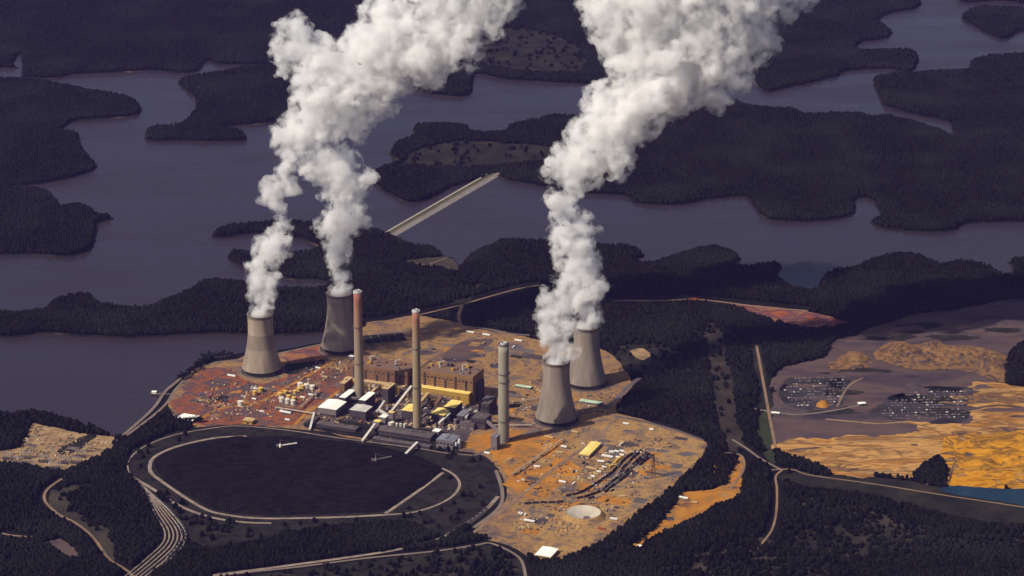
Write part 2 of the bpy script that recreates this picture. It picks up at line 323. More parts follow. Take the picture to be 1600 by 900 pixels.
# west: switchyard, tracks, clearings
patch('switchyard_ground', [(50, 665), (67, 664), (127, 677), (184, 687), (154, 716), (110, 737), (83, 739), (0, 728), (-60, 722), (-40, 700), (0, 703), (30, 697)], .35, M['padsand'])
patch('switchyard_grass', [(90, 703), (137, 680), (149, 685), (107, 709)], .5, M['coalgrass'], clearing=False)
patch('grass_clearing', [(76, 768), (95, 772), (122, 798), (160, 818), (180, 850), (180, 874), (165, 862), (145, 836), (118, 818), (86, 802)], .35, M['field'], trees=.12)
patch('sandy_clearing', [(92, 772), (100, 762), (125, 757), (152, 755), (152, 759), (128, 766), (108, 776)], .4, M['field'])
patch('grey_clearing', [(66, 848), (90, 843), (118, 858), (124, 876), (108, 878), (85, 862)], .35, M['ashflat'])
patch('grass_wedge', [(232, 770), (265, 790), (323, 810), (380, 820), (330, 838), (296, 850), (286, 820)], .5, M['grass'], trees=.12)
patch('south_field', [(360, 905), (470, 890), (570, 876), (684, 864), (760, 852), (800, 866), (815, 890), (812, 930), (360, 930)], .35, M['grass'], trees=.12)
# north-east: dam, fields, clearings
patch('grass_point', [(632, 408), (660, 404), (700, 402), (718, 420), (716, 426), (680, 420), (650, 416)], .35, M['field'])
patch('brown_field', [(640, 238), (700, 222), (780, 222), (870, 232), (880, 252), (800, 258), (760, 262), (700, 264), (640, 262), (600, 268), (630, 255)], .35, M['grass'], jit=16, step=6, trees=.015)
patch('far_field', [(760, 50), (820, 45), (900, 70), (915, 110), (850, 116), (770, 108), (745, 85)], .35, M['grass'], jit=16, step=6, trees=.02)
patch('ridge_field', [(700, 470), (725, 440), (745, 425), (760, 440), (735, 465), (722, 480)], .35, M['grass'], trees=.35)
patch('red_clearing', [(1140, 476), (1190, 478), (1263, 487), (1324, 505), (1281, 515), (1232, 508), (1184, 496)], .40, M['redclay'], jit=9, step=5)
patch('cut_strip', [(1098, 512), (1124, 512), (1136, 560), (1144, 600), (1150, 640), (1160, 698), (1134, 702), (1120, 660), (1114, 640), (1108, 590)], .35, M['brownscrub'], jit=8, step=5, trees=.05)
patch('cut_strip', [(1170, 534), (1186, 532), (1200, 600), (1208, 648), (1184, 656), (1180, 600)], .35, M['grass'], jit=6, step=5)
patch('green_strip', [(1178, 655), (1200, 643), (1206, 670), (1214, 716), (1206, 724), (1192, 702)], .45, M['greengrass'])
# east: ash ponds and sand
patch('ash_flat_ground', [(1206, 645), (1208, 585), (1238, 570), (1288, 556), (1300, 535), (1345, 518), (1400, 500), (1470, 486), (1640, 480), (1640, 700), (1460, 690), (1300, 692), (1212, 690)], .30, M['ashflat'], jit=9, step=5)
patch('tan_flat', [(1500, 640), (1520, 600), (1580, 600), (1640, 596), (1640, 690), (1480, 690), (1440, 664), (1510, 660)], .42, M['sand'], jit=22, step=5)
patch('ash_pond', [(1217, 608), (1237, 588), (1290, 584), (1333, 582), (1322, 610), (1313, 634), (1280, 640), (1240, 640), (1222, 625)], .55, M['ashpond'], jit=9, step=5)
patch('ash_pond', [(1357, 647), (1400, 618), (1443, 604), (1517, 607), (1514, 635), (1510, 657), (1463, 662), (1397, 657)], .55, M['ashpond'], jit=9, step=5)
M['blackash'] = mat('black_ash', [(20, 18, 21), (30, 27, 30)], .03)
for q4 in ([(1290, 622), (1300, 595), (1318, 594), (1308, 624)], [(1240, 590), (1262, 584), (1330, 582), (1326, 585)], [(1218, 608), (1226, 600), (1232, 606), (1222, 612)], [(1386, 624), (1410, 616), (1480, 624), (1484, 630), (1430, 629)], [(1440, 608), (1460, 603), (1510, 608), (1512, 614), (1480, 611)], [(1400, 617), (1440, 605), (1446, 607), (1408, 621)]):
    patch('ash_cell', q4, .60, M['blackash'], jit=3, step=5)
patch('sand_flat', [(1213, 688), (1313, 682), (1380, 679), (1457, 672), (1413, 660), (1440, 658), (1482, 684), (1500, 720), (1478, 758), (1400, 747), (1280, 735), (1227, 713)], .62, M['sand'], jit=22, step=5)
patch('yellow_sand_flat', [(1470, 690), (1482, 683), (1540, 680), (1640, 676), (1640, 766), (1547, 762), (1476, 760), (1476, 730)], .74, M['yellowsand'], jit=22, step=5)
patch('grass_field', [(1216, 742), (1280, 738), (1400, 749), (1470, 762), (1640, 792), (1640, 826), (1500, 815), (1380, 780), (1300, 770), (1240, 760)], .35, M['grass'])
patch('blue_pond', [(1468, 766), (1480, 761), (1547, 763), (1640, 768), (1640, 797), (1560, 784), (1500, 774)], .86, M['bluepond'])
patch('orange_strip', [(1159, 713), (1163, 731), (1157, 765), (1148, 782), (1119, 794), (1075, 816), (1041, 832), (1016, 847), (1003, 862), (991, 860), (987, 849), (1025, 821), (1041, 797), (1062, 774), (1088, 768), (1119, 762), (1141, 743), (1151, 722)], .40, M['orangedirt'], jit=9, step=5)
patch('scrub_clearing', [(1240, 820), (1300, 815), (1420, 825), (1520, 840), (1500, 870), (1400, 880), (1300, 870), (1230, 850)], .35, M['grass'], trees=.35)
patch('scrub_clearing', [(1230, 770), (1330, 790), (1480, 830), (1640, 835), (1640, 860), (1480, 850), (1340, 815), (1250, 800)], .33, M['brownscrub'], trees=.3)
patch('scrub_clearing', [(1020, 900), (1090, 860), (1180, 840), (1220, 860), (1160, 910), (1080, 930)], .33, M['brownscrub'], trees=.35)
patch('scrub_clearing', [(1180, 880), (1260, 870), (1330, 890), (1300, 920), (1170, 920)], .35, M['grass'], trees=.35)

patch('plant_apron', [(478, 667), (500, 640), (530, 612), (560, 604), (640, 612), (700, 628), (745, 632), (768, 655), (738, 675), (722, 692), (700, 700), (640, 692), (570, 684)], .62, M['stain'], jit=10, step=5)
patch('coal_apron', [(480, 668), (500, 655), (580, 662), (680, 672), (716, 690), (700, 702), (640, 696), (570, 686)], .68, M['coalgrass'], jit=6, step=5)
# odd patches of other soil, stains and gravel pads that break up the yards and flats
def inside(poly, x, y):
    ins = False
    for (a, b), (c, d) in zip(poly, poly[1:]+poly[:1]):
        if (b > y) != (d > y) and x < (c-a)*(y-b)/(d-b)+a: ins = not ins
    return ins
M['duff'] = mat('dark_scrub', [(30, 30, 30), (46, 42, 38), (66, 56, 48)], .03, detail=9)
bl = random.Random(21); zk = .755
def blots(poly, n, mats, lo, hi, z0=None, rect=.5, el=1.0):
    global zk
    xs = [q[0] for q in poly]; ys = [q[1] for q in poly]; k = 0
    while k < n:
        x, y = bl.uniform(min(xs), max(xs)), bl.uniform(min(ys), max(ys))
        if not inside(poly, x, y): continue
        c = G(x, y, ZL); a, b = bl.uniform(lo, hi)*el, bl.uniform(lo, hi)*.6; zk += .0012
        if bl.random() < rect:
            an = R(-22)+bl.uniform(-.06, .06); cs, sn = math.cos(an), math.sin(an)
            Q = np.array([(c.x+u*cs-v*sn, c.y+u*sn+v*cs) for u, v in ((-a, -b), (0, -b), (a, -b), (a, 0), (a, b), (0, b), (-a, b), (-a, 0))]); P = smooth(Q, True, 5, 1.5, k)
        else:
            Q = np.array([(c.x+a*math.cos(t)*bl.uniform(.6, 1.2), c.y+b*math.sin(t)*bl.uniform(.6, 1.2)) for t in np.linspace(0, 6.28, 11)[:-1]]); P = smooth(Q, True, 5, min(8, lo*.5), k)
        flat_poly('soil_patch', P, ZL+zk-.25 if z0 is None else ZL+z0+.0012*k, M[bl.choice(mats)]); k += 1
blots([(300, 640), (330, 590), (375, 600), (430, 600), (520, 585), (500, 620), (420, 650), (330, 655)], 26, ['stain', 'gravel', 'stain', 'orangedirt', 'yard', 'coalgrass'], 8, 26)
blots([(790, 720), (860, 690), (900, 690), (1060, 685), (1000, 770), (900, 840), (800, 830), (830, 770)], 44, ['stain', 'gravel', 'orangedirt', 'orangedirt', 'yard', 'gravel', 'tandirt'], 8, 34)
blots([(650, 548), (720, 525), (830, 538), (845, 575), (760, 580)], 14, ['stain', 'gravel', 'orangedirt', 'duff', 'yard'], 10, 34)
blots([(740, 620), (830, 590), (960, 605), (955, 640), (830, 670), (760, 660)], 18, ['stain', 'orangedirt', 'duff', 'gravel'], 8, 26)
blots([(940, 670), (1000, 664), (1090, 692), (1060, 740), (980, 800), (940, 760), (1000, 700)], 20, ['stain', 'gravel', 'yard', 'tandirt', 'orangedirt'], 8, 30)
blots([(490, 640), (540, 600), (740, 630), (760, 660), (700, 690), (600, 680), (500, 668)], 30, ['stain', 'coalgrass', 'stain', 'gravel'], 10, 30)
blots([(1215, 640), (1240, 575), (1360, 560), (1500, 600), (1560, 600), (1500, 660), (1300, 675)], 26, ['stain', 'ashflat', 'ashflat', 'duff'], 12, 50, rect=.1, el=1.6)
blots([(1230, 700), (1300, 685), (1460, 680), (1470, 750), (1300, 730)], 18, ['sand', 'tan_d', 'spoil', 'yellowsand'] if 'tan_d' in M else ['sand', 'spoil', 'yellowsand', 'tandirt'], 12, 40, z0=.80, rect=0, el=1.8)
blots([(1480, 690), (1600, 682), (1610, 755), (1490, 752)], 12, ['spoil', 'sand', 'yellowsand'], 10, 34, z0=.84, rect=0, el=1.5)
blots([(1500, 610), (1600, 605), (1610, 670), (1500, 680)], 10, ['spoil', 'tandirt', 'sand', 'ashflat'], 14, 40, z0=.70, rect=0, el=1.8)
blots([(1310, 540), (1400, 508), (1590, 490), (1590, 530), (1400, 530)], 12, ['stain', 'duff', 'ashflat'], 20, 60, z0=.70, rect=0, el=1.8)
blots([(240, 700), (300, 675), (640, 700), (760, 730), (770, 770), (640, 820), (330, 812), (240, 770)], 16, ['coalgrass', 'duff', 'grass'], 12, 40, z0=.46, rect=0)
blots([(30, 700), (60, 670), (170, 690), (110, 730), (20, 722)], 12, ['gravel', 'padsand', 'stain', 'tandirt'], 6, 20, z0=.52)
blots([(1000, 850), (1060, 790), (1150, 750), (1150, 775), (1060, 815)], 10, ['spoil', 'stain', 'tandirt', 'redclay'], 6, 16, z0=.55, rect=.2)
RD = M['dirtroad']; RC = M['concrete_road']
road('causeway_road', [(190, 686), (215, 668), (245, 645), (262, 628), (272, 612), (292, 590), (312, 575), (340, 566), (376, 562), (432, 553), (503, 538), (530, 532), (575, 524), (650, 515), (700, 509), (760, 514), (800, 522), (845, 525)], 7, .80, RC)
road('shore_road', [(188, 684), (222, 655), (243, 634), (258, 612), (272, 600), (296, 580)], 8, .82, RC)
road('dirt_road', [(97, 748), (74, 765), (70, 782), (90, 803), (117, 817), (143, 837), (160, 860), (173, 876), (200, 893), (215, 910)], 6.5, .75, RD)
road('dirt_road', [(0, 833), (20, 837), (57, 840)], 6, .75, RD)
road('south_road', [(330, 904), (358, 898), (467, 886), (568, 873), (684, 861), (750, 851), (766, 849), (797, 862), (815, 877), (822, 905)], 6.5, .80, RC)
road('yard_road', [(735, 838), (765, 812), (800, 786), (850, 745), (880, 722), (905, 705), (930, 688), (948, 670), (962, 650)], 10, .72, M['dirtroad'])
road('yard_road', [(775, 735), (785, 770), (778, 795), (740, 825)], 8, .74, RC)
road('yard_road', [(840, 672), (800, 686), (760, 705), (740, 712)], 10, .76, M['gravel'])
road('yard_road', [(945, 640), (965, 622), (985, 602), (1000, 590)], 12, .72, M['gravel'])
road('yard_road', [(960, 650), (1010, 660), (1060, 674), (1098, 688)], 9, .78, M['gravel'])
road('yard_road', [(300, 665), (340, 640), (400, 630), (440, 610), (480, 588), (520, 565)], 10, .72, M['orangedirt'])
road('yard_road', [(460, 664), (480, 645), (510, 625), (545, 600)], 8, .74, M['orangedirt'])
road('yard_road', [(305, 620), (340, 616), (380, 608), (430, 605)], 7, .78, M['reddirt'])
road('ridge_road', [(567, 505), (606, 501), (655, 492), (719, 477), (756, 466), (812, 451), (850, 445)], 6, .70, RD, clr_m=60)
road('ridge_road', [(722, 477), (717, 494), (719, 507)], 9, .72, RD)
road('clearing_road', [(950, 472), (968, 470), (1030, 470), (1084, 468), (1127, 472), (1190, 480), (1263, 486)], 9, .70, RD, clr_m=70)
patch('orange_cut', [(1070, 468), (1084, 465), (1092, 468), (1084, 471)], .80, M['redclay'], jit=2)
road('strip_road', [(1182, 540), (1190, 583), (1198, 627), (1204, 660), (1212, 700)], 7, .75, RD)
road('ash_road', [(1172, 638), (1215, 645), (1250, 648), (1300, 642), (1350, 632)], 7, .78, RC)
road('ash_road', [(1308, 636), (1318, 615), (1330, 600), (1348, 591)], 5, .80, RD)
road('east_road', [(1144, 687), (1165, 700), (1190, 718), (1222, 735)], 7, .80, RC)
road('east_road', [(1200, 735), (1237, 734), (1267, 743), (1367, 757), (1480, 775), (1600, 793), (1660, 802)], 5, .92, RD)
road('east_road', [(1222, 735), (1212, 745), (1214, 765), (1213, 800), (1206, 828), (1190, 850)], 5, .84, RD)
road('strip_track', [(1128, 710), (1140, 708), (1159, 713), (1161, 735), (1140, 765)], 6, .70, RD)
road('sandpit_road', [(1420, 662), (1450, 668), (1478, 684), (1510, 712), (1560, 735), (1610, 760)], 5, .95, M['spoil'])
for i, q5 in enumerate(([(1478, 690), (1500, 705), (1490, 730), (1480, 755)], [(1500, 684), (1540, 700), (1600, 706), (1640, 716)], [(1510, 712), (1550, 708), (1590, 722), (1640, 730)], [(1540, 735), (1570, 725), (1620, 745)], [(1495, 745), (1530, 738), (1560, 752)], [(1230, 705), (1290, 700), (1350, 704), (1420, 696), (1470, 700)], [(1260, 722), (1330, 716), (1400, 726), (1460, 720)], [(1340, 690), (1400, 690), (1450, 684)], [(1520, 640), (1560, 634), (1610, 640)], [(1515, 622), (1570, 615), (1620, 620)], [(1290, 655), (1360, 662), (1420, 660)])):
    road('haul_track', q5, 5+i % 3*2, 1.0+.01*i, M[('spoil', 'padsand', 'stain')[i % 3]], jit=5, clr=0)
road('point_track', [(639, 410), (680, 416), (717, 422)], 4, .6, RD)
road('point_track', [(669, 414), (684, 408), (698, 403)], 4, .62, RD)
M['damgrass'] = mat('dam_grass', [(66, 64, 50), (84, 80, 60)], .02)
# the dam: a straight grassy bank with a road and a riprap edge
DA, DB = G(604, 369, 0), G(768, 274, 0); dv = (DB-DA).normalized(); dn = Vector((-dv.y, dv.x, 0))
dam = empty('dam', DA.lerp(DB, .5)); tag(dam, 'long straight grassy dam with pale edges between two lakes', 'dam')
def dam_part(nm, offs, m):
    mbx = MB(); A, B = DA-dv*20-dam.location, DB+dv*25-dam.location; vs = []
    for P in (A, B):
        for (o, z) in offs: vs.append((P.x+dn.x*o, P.y+dn.y*o, z))
    n = len(offs); fs = [(i, i+1, n+i+1, n+i) for i in range(n-1)]
    mbx.add(vs, fs); return mbx.build(nm, m, dam)
dam_part('riprap', [(-25, -1), (-15, 6.5)], M['palegravel'])
dam_part('crest_road', [(-15, 6.5), (-9, 6.6)], RC)
dam_part('grass_slope', [(-9, 6.6), (-5, 6.2), (12, 3.4)], M['damgrass'])
dam_part('toe_track', [(12, 3.4), (17, 3.0), (24, -1)], M['palegravel'])

# railway
def track(pts, label=None, wd=4.2, z=.95, closed=False, clr=1.2):
    global clear
    P = smooth(Gs(pts, ZL), closed, 9)
    if closed: P = np.concatenate([P, P[:1]])
    clear |= raster(ribbon_outline(P, wd*clr+5))
    mbx = MB(); strip_mesh(P, wd, ZL+z, mbx); o = tag(mbx.build('railway_track', M['ballast']), kind='structure')
    T = np.gradient(P, axis=0); T /= np.linalg.norm(T, axis=1)[:, None]; Nn = np.stack([-T[:, 1], T[:, 0]], 1)
    for s in (-.75, .75):
        mr = MB(); strip_mesh(P+Nn*s, .16, ZL+z+.18, mr); mr.build('rail', M['rail'], o)
    return P
loop_outer = track([(207, 746), (199, 728), (209, 710), (234, 694), (277, 679), (335, 669), (374, 666), (451, 673), (529, 684.6), (645, 700), (695, 708), (738, 712)])
loop_inner = track([(602, 805), (529, 808.6), (412, 810.5), (354, 805), (323, 797), (292, 779.5), (257.5, 756), (238, 741), (234, 729), (242, 714), (277, 698), (335, 685), (385, 682)], wd=8)
track([(626, 717.5), (692, 733), (717, 752), (711, 772), (684, 789), (645, 801), (602, 805)], wd=6)
track([(602, 803), (650, 770), (692, 739)], wd=8)
track([(207, 746), (238, 764), (277, 789), (323, 807), (374, 816), (424, 818)], wd=8)
L0 = [(207, 745), (226, 768), (242, 803), (257, 830), (254, 849), (230, 872), (199, 898), (180, 912)]
L1 = [(215, 750), (236, 772), (265, 799), (289, 830), (286, 853), (269, 873), (238, 898), (222, 912)]
fan = []
for k in range(6):
    q = k/5; fan.append(track([(a[0]*(1-q)+b[0]*q, a[1]*(1-q)+b[1]*q) for a, b in zip(L0, L1)], wd=3.4, clr=3.2, z=.95+.01*k))
main_line = track([(330, 900), (467, 882), (606, 862), (684, 843), (734, 816), (761, 795), (778, 776)], wd=9)
rowA = track([(884, 776.6), (904, 771.7), (920, 764), (932.6, 756), (948.5, 745), (958, 737.5), (978, 717), (997, 705)], wd=5)
rowB = track([(901, 780), (917, 776.6), (938.7, 768), (953, 756), (970.5, 743.6), (985, 732.6), (1001, 720), (1016, 709)], wd=5)
rowC = track([(897, 784), (920, 780.5), (942, 772), (957, 760), (975, 747), (990, 735.6), (1005, 723), (1020, 711)], wd=5)
rowD = track([(940, 762), (955, 750), (966, 740), (985, 720), (1006, 702)], wd=5)
rowE = track([(945, 765), (960, 753), (978, 737), (994, 722), (1012, 705)], wd=5)
rowF = track([(815, 789), (840, 787), (874, 786), (897, 782)], wd=5)
# woods that stand among the sands
for q6 in ([(1427, 750), (1440, 732), (1462, 718), (1474, 722), (1478, 740), (1472, 756), (1450, 757)], [(1574, 600), (1572, 575), (1580, 552), (1600, 540), (1660, 540), (1660, 604), (1600, 604)], [(1222, 718), (1232, 716), (1290, 736), (1300, 744), (1260, 738)]):
    clear &= ~raster(smooth(Gs(q6, ZL), True, 8, 6, 4))
# ------------------------------------------------------------------ woods: stuff, one object for each stretch of wood
def forest_nodes():
    g = bpy.data.node_groups.new('wood_canopy', 'GeometryNodeTree')
    g.interface.new_socket('Geometry', in_out='INPUT', socket_type='NodeSocketGeometry')
    g.interface.new_socket('Geometry', in_out='OUTPUT', socket_type='NodeSocketGeometry')
    N, L = g.nodes, g.links
    gi, go = N.new('NodeGroupInput'), N.new('NodeGroupOutput')
    join = N.new('GeometryNodeJoinGeometry')
    for (x, y, z, r, sz) in ((0, 0, .55, .42, .95), (.30, .12, .42, .30, .8), (-.24, .22, .45, .32, .9), (-.05, -.32, .40, .30, .8)):
        ic = N.new('GeometryNodeMeshIcoSphere'); ic.inputs['Radius'].default_value = r; ic.inputs['Subdivisions'].default_value = 2
        tr = N.new('GeometryNodeTransform'); tr.inputs['Translation'].default_value = (x, y, z); tr.inputs['Scale'].default_value = (1, 1, sz)
        tr.inputs['Rotation'].default_value = (x*5, y*7, z*9)
        L.new(ic.outputs['Mesh'], tr.inputs['Geometry']); L.new(tr.outputs[0], join.inputs[0])
    nz = N.new('ShaderNodeTexNoise'); nz.inputs['Scale'].default_value = 5.0; nz.inputs['Detail'].default_value = 1
    sub = N.new('ShaderNodeVectorMath'); sub.operation = 'SUBTRACT'; sub.inputs[1].default_value = (.5, .5, .5)
    scl = N.new('ShaderNodeVectorMath'); scl.operation = 'SCALE'; scl.inputs['Scale'].default_value = .38
    L.new(nz.outputs['Color'], sub.inputs[0]); L.new(sub.outputs[0], scl.inputs[0])
    sp = N.new('GeometryNodeSetPosition'); L.new(join.outputs[0], sp.inputs['Geometry']); L.new(scl.outputs[0], sp.inputs['Offset'])
    sm = N.new('GeometryNodeSetMaterial'); sm.inputs['Material'].default_value = M['leaf']; L.new(sp.outputs[0], sm.inputs['Geometry'])
    m2p = N.new('GeometryNodeMeshToPoints'); L.new(gi.outputs[0], m2p.inputs[0])
    iop = N.new('GeometryNodeInstanceOnPoints'); L.new(m2p.outputs[0], iop.inputs['Points']); L.new(sm.outputs[0], iop.inputs['Instance'])
    at = N.new('GeometryNodeInputNamedAttribute'); at.data_type = 'FLOAT_VECTOR'; at.inputs['Name'].default_value = 'size'
    rt = N.new('GeometryNodeInputNamedAttribute'); rt.data_type = 'FLOAT_VECTOR'; rt.inputs['Name'].default_value = 'turn'
    L.new(at.outputs['Attribute'], iop.inputs['Scale']); L.new(rt.outputs['Attribute'], iop.inputs['Rotation'])
    L.new(iop.outputs[0], go.inputs[0]); return g
WOOD = forest_nodes()
gx = GX0+(np.arange(NX)+.5)*GC; gy = GY0+(np.arange(NY)+.5)*GC
def er(m): return m & np.roll(m, 1, 0) & np.roll(m, -1, 0) & np.roll(m, 1, 1) & np.roll(m, -1, 1)
def project(X, Y, Z=3.0):
    dx, dy, dz = X, Y, Z-CAM_H; dep = dy*CP - dz*SP; v = dy*SP + dz*CP
    return 800+FPX*dx/dep, 450-FPX*v/dep
woodable = er(landmask) & ~clear
XX, YY = np.meshgrid(gx, gy); PX, PY = project(XX, YY)
inview = (PX > -120) & (PX < 1720) & (PY > -70) & (PY < 985)
woodable &= inview
def band(f): return f(PX, PY)
south = zone['south_shore']
REG = [
 ('dark wood on the left shore with a narrow inlet through it', zone['west_shore']),
 ('hazy far wood along the top of the photo', zone['north_shore'] | zone['corner_shore']),
 ('dark wooded point in the lake left of the steam', zone['wooded_point']),
 ('small wooded island in the upper right corner', zone['lake_island']),
 ('large dark wood behind the right steam, beyond the dam', zone['east_shore']),
 ('long wooded strip between the two waters on the left', south & (PX < 500) & (PY < 545) & (PY > 425)),
 ('hooked wooded spit between the steam columns and the dam', south & (PX < 720) & (PY < 520) & ~((PX < 500) & (PY > 425))),
 ('dark wood on the far shore behind the right cooling towers', south & (PX >= 720) & (PX < 1260) & (PY < 545)),
 ('rounded dark wood at the shore above the ash ponds', south & (PX >= 1260) & (PY < 545)),
 ('dense dark wood right of the cooling towers with cut strips', south & (PX >= 930) & (PX < 1330) & (PY >= 545) & (PY < 705)),
 ('wood at the lower left around the winding dirt road', south & (PX < 330) & (PY >= 545)),
 ('belt of dark wood between the coal yard and the south road', south & (PX >= 330) & (PX < 820) & (PY >= 700)),
 ('dark wooded belt beside the orange strip at the lower right', south & (PX >= 820) & (PY >= 690) & ~((PX >= 1330) & (PY < 740))),
 ('dark trees at the right edge beside the sand', south & (PX >= 1330) & (PY >= 545) & (PY < 740)),
]
used = np.zeros_like(woodable); NTREE = 0
for lab, mk in REG:
    mk = mk & woodable & ~used; used |= mk
    iy, ix = np.nonzero(mk)
    if not len(iy): continue
    dist = gy[iy]
    nzv = np.array([mnoise.noise(Vector((gx[b]*.006, gy[a]*.006, 3.3))) for a, b in zip(iy[::1], ix[::1])])
    keep = rng.random(len(iy)) < np.clip(.80+.5*nzv, .45, 1.0)*np.where(dist > 8500, .8, 1.0)
    keep &= rng.random(len(keep)) > sparse[iy, ix]
    iy, ix, nzv = iy[keep], ix[keep], nzv[keep]; n = len(iy)
    pts = np.zeros((n, 3), np.float32)
    pts[:, 0] = gx[ix]+rng.uniform(-3, 3, n); pts[:, 1] = gy[iy]+rng.uniform(-3, 3, n); pts[:, 2] = ZL-.8
    me = bpy.data.meshes.new('wood'); me.vertices.add(n); me.vertices.foreach_set('co', pts.ravel())
    wd = rng.uniform(7, 11.5, n)*(1+.25*nzv)*np.where(pts[:, 1] > 8500, 1.2, 1.0); hh = rng.uniform(12, 17, n)*(1+.35*nzv)
    s = np.stack([wd, wd*rng.uniform(.85, 1.15, n), hh], 1).astype(np.float32)
    a = me.attributes.new('size', 'FLOAT_VECTOR', 'POINT'); a.data.foreach_set('vector', s.ravel())
    t = np.zeros((n, 3), np.float32); t[:, 2] = rng.uniform(0, 6.28, n); t[:, 0] = rng.uniform(-.12, .12, n)
    a = me.attributes.new('turn', 'FLOAT_VECTOR', 'POINT'); a.data.foreach_set('vector', t.ravel())
    me.materials.append(M['leaf'])
    o = bpy.data.objects.new('wood', me); COL.objects.link(o); tag(o, lab, 'wood', kind='stuff')
    md = o.modifiers.new('canopy', 'NODES'); md.node_group = WOOD; NTREE += n
print('TREES', NTREE)
# ------------------------------------------------------------------ cooling towers
ZG = ZL+.35
def concrete_mat(name, base, bands):
    m, t, p = nodes(name); N, L = t.nodes, t.links; p.inputs['Roughness'].default_value = .9; p.inputs['Specular IOR Level'].default_value = .2
    tc = N.new('ShaderNodeTexCoord'); mp = N.new('ShaderNodeMapping'); mp.inputs['Scale'].default_value = (.08, .08, .010); L.new(tc.outputs['Object'], mp.inputs[0])
    nz = N.new('ShaderNodeTexNoise'); nz.inputs['Scale'].default_value = 1; nz.inputs['Detail'].default_value = 5; L.new(mp.outputs[0], nz.inputs['Vector'])
    sx = N.new('ShaderNodeSeparateXYZ'); L.new(tc.outputs['Object'], sx.inputs[0])
    mr = N.new('ShaderNodeMapRange'); mr.inputs[2].default_value = 150; L.new(sx.outputs[2], mr.inputs[0])
    rp = N.new('ShaderNodeValToRGB'); e = rp.color_ramp.elements
    while len(e) < len(bands): e.new(.5)
    for i, (q, k) in enumerate(bands): e[i].position = q; e[i].color = tuple(x*k for x in lin(base))+(1,)
    L.new(mr.outputs[0], rp.inputs[0])
    r2 = N.new('ShaderNodeMapRange'); r2.inputs[1].default_value = .3; r2.inputs[2].default_value = .7; r2.inputs[3].default_value = .72; r2.inputs[4].default_value = 1.15; L.new(nz.outputs[0], r2.inputs[0])
    mx = N.new('ShaderNodeVectorMath'); mx.operation = 'SCALE'; L.new(rp.outputs[0], mx.inputs[0]); L.new(r2.outputs[0], mx.inputs['Scale'])
    L.new(mx.outputs[0], p.inputs['Base Color']); return m
M['tower1'] = concrete_mat('tower_concrete_banded', (150, 134, 118), [(0, .85), (.42, 1.0), (.44, .74), (.66, .78), (.68, 1.12), (.93, 1.05), (.95, .6)])
M['tower2'] = concrete_mat('tower_concrete', (136, 124, 114), [(0, .8), (.4, .95), (.70, 1.0), (.93, 1.05), (.95, .6)])
M['dark'] = mat('dark_inside', [(26, 22, 26), (34, 30, 32)], .1)
M['basin'] = mat('basin', [(110, 96, 92), (134, 116, 106)], .05)
M['colstrut'] = mat('strut_concrete', [(60, 54, 54), (78, 70, 66)], .1)
M['column'] = mat('column_concrete', [(96, 84, 80), (124, 108, 98)], .1)
K = mpp(409.5, 580); TR0, TR1, TH = 33.0*K, 20.3*K, 90*K/CP
def tower_profile(H, z0):
    zt = .80*H; rt = TR1*.965; b = zt/math.sqrt((TR0/rt)**2-1); P = []
    for i in range(29):
        z = z0+(H-z0)*i/28; P.append((rt*math.sqrt(1+((z-zt)/b)**2) if z < zt else rt+(TR1-rt)*((z-zt)/(H-zt))**2, z))
    return P
def make_tower(px, py, m, label):
    g = G(px, py, ZG); t = empty('cooling_tower', g); tag(t, label, 'cooling tower', 'four concrete cooling towers')
    z0 = 11.5; P = tower_profile(TH, z0)
    mb = MB(); mb.lathe(P + [(P[-1][0]-1.2, TH)] + [(r-1.2, z) for r, z in reversed(P)] + [P[0]], 72); mb.build('shell', m, t, smoothf=True)
    mb = MB(); mb.lathe([(P[-1][0]+.1, TH-2.2), (P[-1][0]+1.3, TH-2.0), (P[-1][0]+1.3, TH+.5), (P[-1][0]-1.5, TH+.5)], 72); mb.build('rim', M['column'], t, smoothf=False)
    mb = MB(); n = 44; r1 = P[0][0]-.6; r0 = r1+3.2
    for k in range(n):
        for s in (-.5, .5):
            a0 = 2*math.pi*(k)/n; a1 = 2*math.pi*(k+s)/n
            mb.bar((r0*math.cos(a0), r0*math.sin(a0), .5), (r1*math.cos(a1), r1*math.sin(a1), z0+.4), .9)
    tag(mb.build('support_columns', M['colstrut'], t), kind='stuff')
    mb = MB(); mb.lathe([(r0+4, 0), (r0+4, .9), (r0+3, .9), (r0+3, .55)], 72); mb.lathe([(.01, .45), (r0+3.1, .45)], 72); mb.build('basin', M['basin'], t)
    mb = MB(); mb.lathe([(r1-6, .6), (r1-7, z0+5), (.1, z0+7)], 48); mb.build('fill_pack', M['dark'], t)
    return t
make_tower(409.5, 580, M['tower1'], 'leftmost cooling tower, with a darker band round its middle')
make_tower(532, 546, M['tower2'], 'cooling tower behind the tallest left chimney, beside the lake')
make_tower(916, 600, M['tower2'], 'rear cooling tower half hidden behind the nearer right one')
make_tower(869, 657, M['tower2'], 'nearer right cooling tower standing beside the pale chimney')

